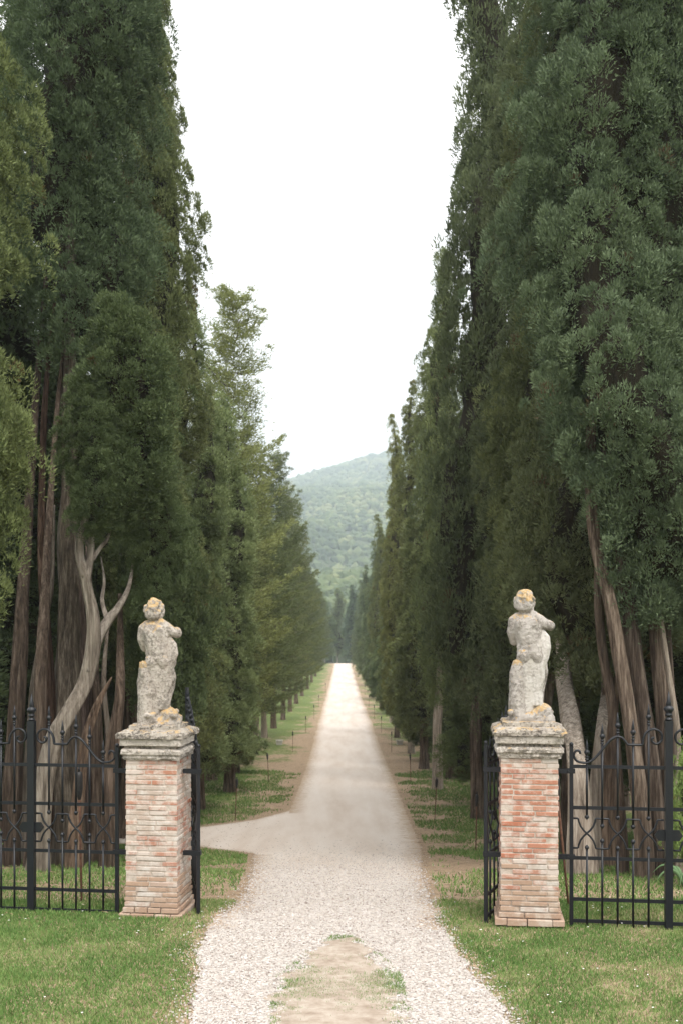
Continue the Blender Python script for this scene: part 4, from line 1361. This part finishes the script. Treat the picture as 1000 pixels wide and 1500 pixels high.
    obj("tree_stump", blob_mesh("tree_stump", S, mat, 0.012, 3, 0.007, seed + 3, lambda c: 1.3 if c[2] > stump_top - 0.04 else 0.0), t)
    Dp = []
    for k in range(8):                      # folds falling from the raised arm past the hip
        q = k / 7.0
        wob = lambda: rr.uniform(-0.010, 0.010)
        yy = -0.055 + 0.02 * (k % 2)
        Dp.append([(0.09 + 0.08 * q, 0.0, 0.975 - 0.05 * q, 0.016), (0.115 + 0.12 * q + wob(), yy * 0.6, 0.84, 0.022), (0.11 + 0.135 * q + wob(), yy, 0.74, 0.024), (0.09 + 0.125 * q + wob(), yy * 1.2, 0.64, 0.022),
                   (0.06 + 0.115 * q + wob(), yy * 1.3, 0.54, 0.022), (0.055 + 0.135 * q + wob(), yy * 1.2, 0.44, 0.022), (0.05 + 0.11 * q + wob(), yy * 1.1, 0.32, 0.020), (0.05 + 0.12 * q + wob(), yy * 1.2, 0.18, 0.020)])
    Dp.append([(0.02, -0.01, 0.62, 0.10), (0.01, 0.0, 0.40, 0.105), (0.02, 0.0, 0.12, 0.10)])
    Dp.append([(0.13, 0.02, 0.90, 0.05), (0.165, 0.01, 0.76, 0.075), (0.165, 0.01, 0.66, 0.08), (0.12, 0.01, 0.56, 0.075), (0.125, 0.02, 0.46, 0.08), (0.12, 0.02, 0.36, 0.062), (0.10, 0.02, 0.2, 0.065)])
    obj("drapery", blob_mesh("drapery", Dp, M_DRAPE if mir else mat, 0.009, 2, 0.003, seed + 5), t)
    B = [[(-0.06, 0, 0.03, (0.12, 0.13, 0.07)), (0.18, 0, 0.03, (0.13, 0.14, 0.09))], [(0.17, -0.02, 0.10, (0.105, 0.11, 0.10))], [(0.06, 0.02, 0.06, (0.22, 0.17, 0.06))]]
    for k in range(16):
        B.append([(rr.uniform(-0.14, 0.26), rr.uniform(-0.14, 0.12), rr.uniform(0.0, 0.15), rr.uniform(0.03, 0.055))])
    obj("rock_base", blob_mesh("rock_base", B, mat, 0.013, 3, 0.010, seed + 8, lambda c: 0.35), t)
    t.scale = (1.0, 1.0, 1.025)
    return t


statue("warm grey stone boy seen from behind on the left gate pillar", pl_loc + Vector((-0.05, 0, 1.985)) + AY * -0.02, False, M_STATUE_L, 81, 0.645, 0.10)
s2 = statue("orange lichened stone boy with white drapery on the right gate pillar", pr_loc + Vector((-0.03, 0, 1.985)) + AY * -0.02, True, M_STATUE_R, 95, 0.60, 0.088)
s2.rotation_euler.z = -GA - 0.12

# ------------------------------------------------------------------ wrought iron
def small(profile, sides=8):
    return lathe(profile, sides)


v, f = small([(0.0105, 0), (0.019, 0.004), (0.019, 0.012), (0.012, 0.017), (0.012, 0.026), (0.019, 0.030), (0.019, 0.038), (0.011, 0.046), (0.017, 0.056), (0.026, 0.072), (0.028, 0.084), (0.020, 0.096),
              (0.012, 0.106), (0.016, 0.116), (0.011, 0.15), (0.002, 0.21)])
ME_FIN = mesh("finial", v, f, M_IRON, True)
v, f = small([(0.006, 0.03), (0.013, 0.024), (0.008, 0.018), (0.018, 0.006), (0.023, -0.006), (0.018, -0.020), (0.004, -0.034)])
ME_BUD = mesh("bud", v, f, M_IRON, True)
v, f = small([(0.006, -0.03), (0.013, -0.024), (0.008, -0.018), (0.018, -0.006), (0.023, 0.006), (0.018, 0.020), (0.004, 0.034)])
ME_BUD2 = mesh("bud_up", v, f, M_IRON, True)
v, f = lathe([(0.0115, 0), (0.0115, 1)], 8)
ME_BAR = mesh("bar", v, f, M_IRON, True)
ME_UNIT = mesh("flat_bar", *box(-0.5, 0.5, -0.5, 0.5, -0.5, 0.5), M_IRON)

SCROLL = [(528, 318), (524, 306), (513, 303), (502, 313), (500, 332), (512, 350), (535, 358), (566, 356), (596, 333), (632, 288), (662, 252), (692, 236), (716, 246), (734, 270), (745, 273), (795, 273), (802, 266), (806, 240), (822, 212), (850, 200),
          (877, 212), (887, 235), (880, 258), (861, 268), (844, 259), (842, 244), (853, 238)]
SPEAR = [(560, 255), (628, 180), (697, 130), (766, 160), (835, 90)]


def cx(q, k=1.0):
    return (q - 488) * 0.002162 * k


def czz(q):
    return (352 - q / 3.125) / 148.0


def panel(t, x0, sg, W=0.925, nbars=5, stretch=1.0, far_h=None):
    """one panel hung on parent t: slim post at x0, running in direction sg towards the thick post"""
    X = lambda u: x0 + sg * u

    def bar_between(name, a, b, me=ME_BAR):
        return obj(name, me, t, (a[0], a[1], a[2]), (0, 0, 0), (1, 1, b[2] - a[2]))

    o = obj("post", ME_UNIT, t, (X(0), 0, 0.84), (0, 0, 0), (0.036, 0.036, 1.86))
    v, f = lathe([(0.016, 0), (0.022, 0.01), (0.02, 0.026), (0.006, 0.036)], 8)
    obj("post_cap", mesh("post_cap", v, f, M_IRON, True), o, (0, 0, 0.5), (0, 0, 0), (1 / 0.036, 1 / 0.036, 1 / 1.86))
    for z in (1.565, 1.155, 0.655, 0.245, 0.03):
        obj("rail", ME_UNIT, t, (X(W / 2), 0, z), (0, 0, 0), (W - 0.03, 0.014, 0.034))
    bx = [0.152 + 0.149 * i for i in range(nbars)]
    # bars with spear heads and buds
    for i in range(nbars):
        top = czz(SPEAR[min(i, 4)][1]) if nbars == 5 else np.interp(i, [0, 2, nbars // 2, nbars - 2, nbars - 1], [1.83, 1.98, 2.1, 2.22, 2.30])
        even = i % 2 == 0
        zb_ = czz(605) if even else czz(645)
        b = bar_between("bar", (X(bx[i]), 0.001, zb_), (0, 0, top - 0.20))
        sc = 1 / (top - 0.20 - zb_)
        obj("finial", ME_FIN, b, (0, 0, 1.0), (0, 0, 0), (1, 1, sc))
        obj("bud", ME_BUD, b, (0, 0, 0), (0, 0, 0), (1, 1, sc))
        zl = czz(752) if even else czz(720)
        b = bar_between("bar", (X(bx[i]), 0.001, -0.035), (0, 0, zl))
        obj("bud", ME_BUD2, b, (0, 0, 1.0), (0, 0, 0), (1, 1, 1 / (zl + 0.035)))
    # scrolled crest
    k = (W - 0.05) / 0.86
    pts = [(X(cx(a, k)), 0, czz(b_) + (0.12 * (a - 488) / 400 if nbars != 5 else 0)) for a, b_ in SCROLL]
    p = catmull(pts, 3)
    v, f = sweep(p, 0.0155, 8, flat=(1.25, 0.8))
    obj("crest_scroll", mesh("crest_scroll", v, f, M_IRON, True), t)
    # two interlaced waves
    zt, zbm = czz(615), czz(752)
    for ph in (0, 1):
        pts = []
        hi = ph == 0
        pts.append((X(0.02), 0.004 * (1 if ph else -1), zt if hi else zbm))
        nn = nbars + 1
        for i in range(nbars):
            x = bx[i]
            if i % 2 == 0:          # crossing
                a_, c_ = (zt, zbm) if hi else (zbm, zt)
                for u, w in ((-0.092, 0.0), (-0.084, 0.02), (-0.080, 0.10), (-0.062, 0.26), (-0.032, 0.40), (0, 0.5), (0.032, 0.60), (0.062, 0.74), (0.080, 0.90), (0.084, 0.98), (0.092, 1.0)):
                    pts.append((X(x + u), 0.004 * (1 if ph else -1), a_ * (1 - w) + c_ * w))
                hi = not hi
        pts.append((X(W - 0.03), 0.004 * (1 if ph else -1), zt if hi else zbm))
        v, f = sweep(np.array(pts), 0.0105, 6)
        obj("lattice_band", mesh("lattice_band", v, f, M_IRON, True), t)


def thick_post(t, x, h=2.03, w=0.072):
    o = obj("main_post", ME_UNIT, t, (x, 0, h / 2 - 0.06), (0, 0, 0), (w, w, h + 0.12))
    v, f = lathe([(0.026, 0), (0.036, 0.008), (0.034, 0.02), (0.024, 0.028), (0.024, 0.044), (0.036, 0.05), (0.034, 0.064), (0.024, 0.072), (0.042, 0.095), (0.052, 0.115), (0.042, 0.135), (0.022, 0.150), (0.028, 0.158), (0.018, 0.20), (0.003, 0.29)], 10)
    obj("finial", mesh("post_finial", v, f, M_IRON, True), o, (0, 0, 0.5), (0, 0, 0), (1 / w, 1 / w, 1 / (h + 0.12)))
    pl = [(-0.135, 0), (-0.10, 0.052), (0.10, 0.052), (0.135, 0), (0.10, -0.052), (-0.10, -0.052)]
    V = [(a, -0.014, b) for a, b in pl] + [(a, 0.014, b) for a, b in pl]
    Fc = [tuple(range(6)), tuple(range(11, 5, -1))] + [(k, 6 + k, 6 + (k + 1) % 6, (k + 1) % 6) for k in range(6)]
    obj("lock_plate", mesh("lock_plate", V, Fc, M_IRON), t, (x, 0, 0.90))


def brackets(t, x_post, x_pillar, y=0.0):
    for z in (1.52, 0.665):
        xm, L = (x_post + x_pillar) / 2, abs(x_post - x_pillar) + 0.07
        b = obj("hinge_bracket", ME_UNIT, t, (xm, y - 0.006, z), (0, 0, 0), (L, 0.05, 0.045))
        v, f = lathe([(0.010, 0), (0.012, 0.006), (0.004, 0.010)], 8)
        obj("bolt", mesh("bolt", v, f, M_IRON, True), b, (0.2, -0.5, 0), (R(90), 0, 0), (1 / L, 1 / 0.045, 1 / 0.05))


# right fence
dR = 10.20
fr_org = Vector((px(836, dR), dR, 0.0)) + Vector((0, 0.0, 0.03))
t = thing("iron_fence", "black wrought iron fence with spear finials to the right of the right pillar", "fence", fr_org, (0, 0, -GA), "iron fences beside the gate")
panel(t, 0, 1)
thick_post(t, 0.94)
panel(t, 1.88, -1)
panel(t, 1.93, 1)
thick_post(t, 2.87)
brackets(t, 0, -0.16)
dL = 10.78
fl_org = Vector((px(172, dL), dL, -0.05))
t = thing("iron_fence", "black wrought iron fence with spear finials to the left of the left pillar", "fence", fl_org, (0, 0, -GA), "iron fences beside the gate")
panel(t, 0, -1)
thick_post(t, -0.94)
panel(t, -1.88, 1)
panel(t, -1.93, -1)
thick_post(t, -2.87)
brackets(t, 0, 0.12)

# open leaves
t = thing("gate_leaf", "open right iron gate leaf folded back behind the right pillar", "gate", (px(711, 10.32), 10.32, 0.03), (0, 0, R(90 - 24.5)), "open gate leaves")
panel(t, 0, 1, W=1.52, nbars=9)
obj("meeting_post", ME_UNIT, t, (1.52, 0, 1.12), (0, 0, 0), (0.04, 0.04, 2.36))
tb = obj("hinge_arms", mesh("hinge_arms_root", *box(-0.02, 0.02, -0.02, 0.02, 0.64, 0.70), M_IRON), t)
t2 = thing("gate_leaf", "open left iron gate leaf seen edge on beside the left pillar", "gate", (px(291, 10.72), 10.72, -0.05), (0, 0, R(90 + 13.0)), "open gate leaves")
panel(t2, 0, 1, W=1.52, nbars=9)
obj("meeting_post", ME_UNIT, t2, (1.52, 0, 1.12), (0, 0, 0), (0.04, 0.04, 2.36))
bpy.data.objects.remove(tb)
for tt, sgn, ang in ((t, 1, R(90 - 24.5)), (t2, -1, R(90 + 13.0))):
    for z in (1.52, 0.665):
        b = obj("hinge_bracket", ME_UNIT, tt, (0, 0, z), (0, 0, -ang - GA), (0.19, 0.05, 0.045))
        off = Vector((sgn * 0.065, 0, 0))
        off.rotate(__import__('mathutils').Euler((0, 0, -ang - GA)))
        b.location = (off.x, off.y, z)

# ------------------------------------------------------------------ torches and marker stones
v, f = lathe([(0.010, -0.3), (0.011, 0.2), (0.013, 0.93)], 8)
ME_TROD = mesh("torch_pole", v, f, M_ROD, True)
v, f = lathe([(0.012, 0.90), (0.022, 0.93), (0.034, 1.00), (0.036, 1.10), (0.030, 1.14), (0.014, 1.15)], 10)
ME_TCAN = mesh("torch_canister", v, f, M_CAN, True)
v, f = lathe([(0.013, 1.15), (0.014, 1.17), (0.007, 1.20)], 8)
ME_TWICK = mesh("torch_wick", v, f, M_CAN, True)


def torch(label, x, d, s=1.0, lean=(0, 0)):
    t = thing("garden_torch", label, "torch", (x, d, gz(d)), (lean[0], lean[1], 0), "garden torches on rods")
    for nm, me in (("pole", ME_TROD), ("canister", ME_TCAN), ("wick", ME_TWICK)):
        obj(nm, me, t, scale=(1 if s < 1.1 else 1.15, 1 if s < 1.1 else 1.15, s))


for i, (x, d, ln) in enumerate([(px(696, 20.5), 20.5, 0.02), (px(636, 28), 28, 0.05), (px(601, 40), 40, -0.02), (px(573, 57), 57, 0), (px(558, 71), 71, 0), (px(547.5, 85), 85, 0), (px(540, 100), 100, 0), (px(534, 120), 120, 0)]):
    torch(f"garden torch on a thin rod, {ORD[i]} along the right verge from the gate", x, d, 1.0, (0, ln))
for i, (x, d, ln) in enumerate([(px(345, 28), 28, 0.04), (px(394, 40), 40, -0.05), (px(429, 57), 57, 0), (px(448, 71), 71, 0), (px(460, 85), 85, 0), (px(467, 100), 100, 0), (px(477, 125), 125, 0)]):
    torch(f"garden torch on a thin rod, {ORD[i]} along the left verge from the gate", x, d, 1.0, (0, ln))
torch("leaning garden torch behind the left fence beside the pillar", px(120, 11.4), 11.4, 1.27, (0, -0.02))
torch("leaning garden torch between the right pillar and the fence", px(832, 11.2), 11.2, 1.27, (0, -0.10))

v, f = box(-0.17, 0.17, -0.14, 0.14, -0.1, 0.20)
ME_BLK = mesh("marker_block", v, f, M_BLOCK)
v, f = box(-0.20, 0.20, -0.17, 0.17, 0.20, 0.28)
ME_BLT = mesh("marker_top", v, f, M_BLOCK)
for x, side in ((px(409.5, 62), "left"), (px(585, 62), "right")):
    t = thing("marker_stone", f"small pale stone marker on the {side} verge of the drive", "stone", (x, 62, gz(62)), (0, 0, 0.1), "stone markers")
    for nm, me in (("block", ME_BLK), ("top_slab", ME_BLT)):
        o = obj(nm, me, t)

# ------------------------------------------------------------------ grass, pebbles, litter
def field(n, x0, x1, y0, y1, r2):
    return r2.uniform(x0, x1, n), r2.uniform(y0, y1, n)


def vnoise(x, y, s, seed):
    """cheap smooth lattice noise in numpy"""
    xx, yy = x * s, y * s
    xi, yi = np.floor(xx).astype(int), np.floor(yy).astype(int)
    fx, fy = xx - xi, yy - yi
    fx, fy = fx * fx * (3 - 2 * fx), fy * fy * (3 - 2 * fy)

    def h(a, b):
        q = np.sin(a * 127.1 + b * 311.7 + seed * 74.7) * 43758.5453
        return q - np.floor(q)
    return (h(xi, yi) * (1 - fx) + h(xi + 1, yi) * fx) * (1 - fy) + (h(xi, yi + 1) * (1 - fx) + h(xi + 1, yi + 1) * fx) * fy


def grass(name, label, x, y, hgt, wid, r2, dry):
    n = len(x)
    z = np.interp(y, YS, GZ(YS))
    a = r2.uniform(0, 6.28, n)
    lean = r2.uniform(0.1, 0.9, n) * hgt
    base = np.column_stack([x, y, z])
    side = np.column_stack([np.cos(a), np.sin(a), np.zeros(n)]) * (wid * r2.uniform(0.6, 1.3, n))[:, None]
    la = r2.uniform(0, 6.28, n)
    tip = base + np.column_stack([np.cos(la) * lean, np.sin(la) * lean, hgt * r2.uniform(0.6, 1.3, n)])
    V = np.stack([base - side, base + side, tip], 1).reshape(-1, 3)
    Fq = (np.arange(n)[:, None] * 3 + np.arange(3)[None]).astype(np.int32)
    tone = np.clip(r2.beta(2, 3, n) * 0.85 + dry, 0, 1)
    o = obj(name, mesh(name, V, Fq, M_GRASS, False, np.repeat(tone, 3)))
    o["kind"] = "stuff"
    return tag(o, label, "grass")


r2 = np.random.default_rng(33)
# lawn before the gate
x, y = field(470000, -6.0, 6.2, 6.0, 11.6, r2)
side = drive_side(x, y) + 0.05 * (vnoise(x, y, 6, 1) - 0.5)
pat = vnoise(x, y, 1.3, 2) * 0.6 + vnoise(x, y, 4.1, 3) * 0.4
k = (side > 0.0) & (r2.random(len(x)) < np.clip(side / 0.18, 0.25, 1)) & (r2.random(len(x)) < np.clip(1.55 * pat + 0.18, 0.25, 1)) & (np.abs(x) < y * 0.46 + 0.9)
x, y, pat = x[k], y[k], pat[k]
grass("lawn_grass", "short mown green lawn in front of the pillars", x, y, 0.024 + 0.014 * vnoise(x, y, 2.2, 8), 0.0042, r2, np.clip(0.66 - 1.05 * pat, 0.0, 0.5))
# beyond the gate, in patches
x, y = field(300000, -7.5, 7.5, 10.4, 46, r2)
side = drive_side(x, y)
pat = vnoise(x, y, 0.55, 5) * 0.55 + vnoise(x, y, 1.9, 6) * 0.45
fq = np.clip((x + 4.6) / 3.2, 0, 1)
trk = (x < -1.0) & (y > 22.0 - 3.2 * fq ** 2.2) & (y < 26.7 + 5.0 * fq ** 2.4)
k = (side > 0.12) & ~trk & (pat + 0.17 * np.clip(side - 0.9, -1, 0.6) + r2.normal(size=len(x)) * 0.10 > 0.50) & (r2.random(len(x)) < np.clip(22.0 / y, 0.3, 1)) & (np.abs(x) < y * 0.42 + 0.9)
x, y = x[k], y[k]
grass("verge_grass", "patchy grass on the verges under the trees beyond the gate", x, y, 0.036 + 0.0010 * y, 0.005 + 0.0003 * y, r2, 0.12 * vnoise(x, y, 1.1, 9) + 0.10)
# tufts on the strip between the wheel tracks and at its rim
x, y = field(60000, -0.62, 0.62, 6.4, 9.8, r2)
pat = vnoise(x + 0.3 * vnoise(x, y, 3, 17), y, 1.7, 11) * 0.45 + vnoise(x, y, 5.3, 12) * 0.3 + vnoise(y, x, 13, 13) * 0.25 + r2.normal(size=len(x)) * 0.07
ln = (x - 0.0) / 0.5
k = (pat > 0.545 - 0.03 * np.clip(np.abs(ln + 0.1) * 1.6 - 0.6, 0, 1) - 0.06 * np.clip((y - 8.8) / 0.8, 0, 1)) & (np.abs(ln) < 0.9 + 0.25 * vnoise(x, y, 3.1, 91) ) & (np.abs(ln) < 1.1 * np.clip((9.85 - y) / 1.4, 0, 1) ** 0.6)
grass("strip_grass", "thin grass tufts on the earth strip between the gravel wheel tracks", x[k], y[k], np.full(k.sum(), 0.030), 0.0038, r2, 0.22)

# pebbles
x, y = field(260000, -1.9, 2.0, 6.6, 25.0, r2)
side = drive_side(x, y)
wq = np.clip((9.7 - y) / 1.5, 0, 1) ** 0.6
instrip = (x > -0.47 * wq) & (x < 0.42 * wq) & (y < 9.6)
pr = np.where(side < 0, 1.0, np.exp(-np.clip(side, 0, 5) / 0.07) * 0.6)
pr = pr * np.where(instrip, 0.13 + 0.25 * (vnoise(x, y, 4.4, 77) > 0.58) + 0.75 * np.clip(np.abs(x + 0.03) / 0.44 - 0.62, 0, 1) / 0.38, 1.0) * np.where(y > 10.2, np.clip(1 - (y - 10.2) / 16.0, 0.0, 1) ** 2.2 * 0.85, 1) * np.clip(12.0 / (y + 3), 0, 1)
k = (r2.random(len(x)) < pr * 0.62)
x, y = x[k], y[k]
n = len(x)
oc = np.array([(1, 0, 0), (-1, 0, 0), (0, 1, 0), (0, -1, 0), (0, 0, 1), (0, 0, -1)], float)
of = np.array([(0, 2, 4), (2, 1, 4), (1, 3, 4), (3, 0, 4), (2, 0, 5), (1, 2, 5), (3, 1, 5), (0, 3, 5)])
size = r2.uniform(0.005, 0.0115, n) * np.where(r2.random(n) < 0.06, 1.5, 1.0)
sc = size[:, None] * np.column_stack([r2.uniform(0.8, 1.5, n), r2.uniform(0.7, 1.2, n), r2.uniform(0.35, 0.75, n)])
P = oc[None] * sc[:, None, :] * (1 + r2.uniform(-0.3, 0.3, (n, 6, 1))) + r2.normal(size=(n, 6, 3)) * (size * 0.22)[:, None, None]
an = r2.uniform(0, 6.28, n)
c_, s_ = np.cos(an)[:, None], np.sin(an)[:, None]
P = np.stack([P[..., 0] * c_ - P[..., 1] * s_, P[..., 0] * s_ + P[..., 1] * c_, P[..., 2]], -1)
P = P + np.column_stack([x, y, np.interp(y, YS, GZ(YS)) + 0.012])[:, None, :]
o = obj("gravel_stones", mesh("gravel_stones", P.reshape(-1, 3), (np.arange(n)[:, None, None] * 6 + of[None]).reshape(-1, 3), M_PEBBLE, False, np.repeat(r2.beta(2.2, 1.6, n), 6)))
o["kind"] = "stuff"
tag(o, "loose whitish limestone gravel on the wheel tracks", "gravel")

# needles, cones and leaves fallen under the trees
x, y = field(9000, -7, 7, 10.6, 30, r2)
k = (drive_side(x, y) > 0.05) & (np.abs(x) < y * 0.345 + 0.5) & (r2.random(len(x)) < np.clip((np.abs(x) - 1.2) / 2.5, 0.12, 1))
x, y = x[k], y[k]
n = len(x)
an = r2.uniform(0, 6.28, n)
ll, lw = r2.uniform(0.012, 0.035, n), r2.uniform(0.005, 0.013, n)
u = np.column_stack([np.cos(an), np.sin(an), r2.uniform(-0.3, 0.3, n)]) * ll[:, None]
w = np.column_stack([-np.sin(an), np.cos(an), r2.uniform(-0.3, 0.3, n)]) * lw[:, None]
c0 = np.column_stack([x, y, np.interp(y, YS, GZ(YS)) + 0.022])
P = np.stack([c0 - u, c0 + w, c0 + u, c0 - w], 1)
o = obj("leaf_litter", mesh("leaf_litter", P.reshape(-1, 3), (np.arange(n)[:, None] * 4 + np.arange(4)[None]), M_LITTER, False, np.repeat(r2.random(n), 4)))
o["kind"] = "stuff"
tag(o, "brown leaf litter and needles strewn under the trees", "litter")

# daisies dotted over the lawn
x, y = field(170, -4, 4.4, 6.8, 11.5, r2)
k = (drive_side(x, y) > 0.15) & (vnoise(x, y, 0.8, 40) > 0.45)
x, y = x[k], y[k]
n = len(x)
hexv = np.array([(math.cos(q), math.sin(q), 0.25 * (q % 2)) for q in np.linspace(0, 6.28, 7)[:-1]])
P = hexv[None] * 0.009 + np.column_stack([x, y, np.interp(y, YS, GZ(YS)) + 0.045])[:, None, :]
o = obj("daisies", mesh("daisies", P.reshape(-1, 3), (np.arange(n)[:, None] * 6 + np.arange(6)[None]), M_DAISY))
o["kind"] = "stuff"
tag(o, "tiny white daisies scattered in the lawn", "flowers")

# ------------------------------------------------------------------ haze
hz, nt, b = nodes_of("haze_air")
nt.nodes.remove(b)
pv = N(nt, "ShaderNodeVolumePrincipled")
pv.inputs['Color'].default_value = (0.80, 0.90, 1.0, 1)
pv.inputs['Density'].default_value = 0.00044
pv.inputs['Anisotropy'].default_value = 0.2
nt.links.new(pv.outputs[0], nt.nodes["Material Output"].inputs['Volume'])
v, f = box(-3200, 3200, -60, 4100, -16, 420)
haze = obj("haze", mesh("haze", v, f, hz))
haze["kind"] = "stuff"
tag(haze, "pale blue haze in the air over the valley", "haze")
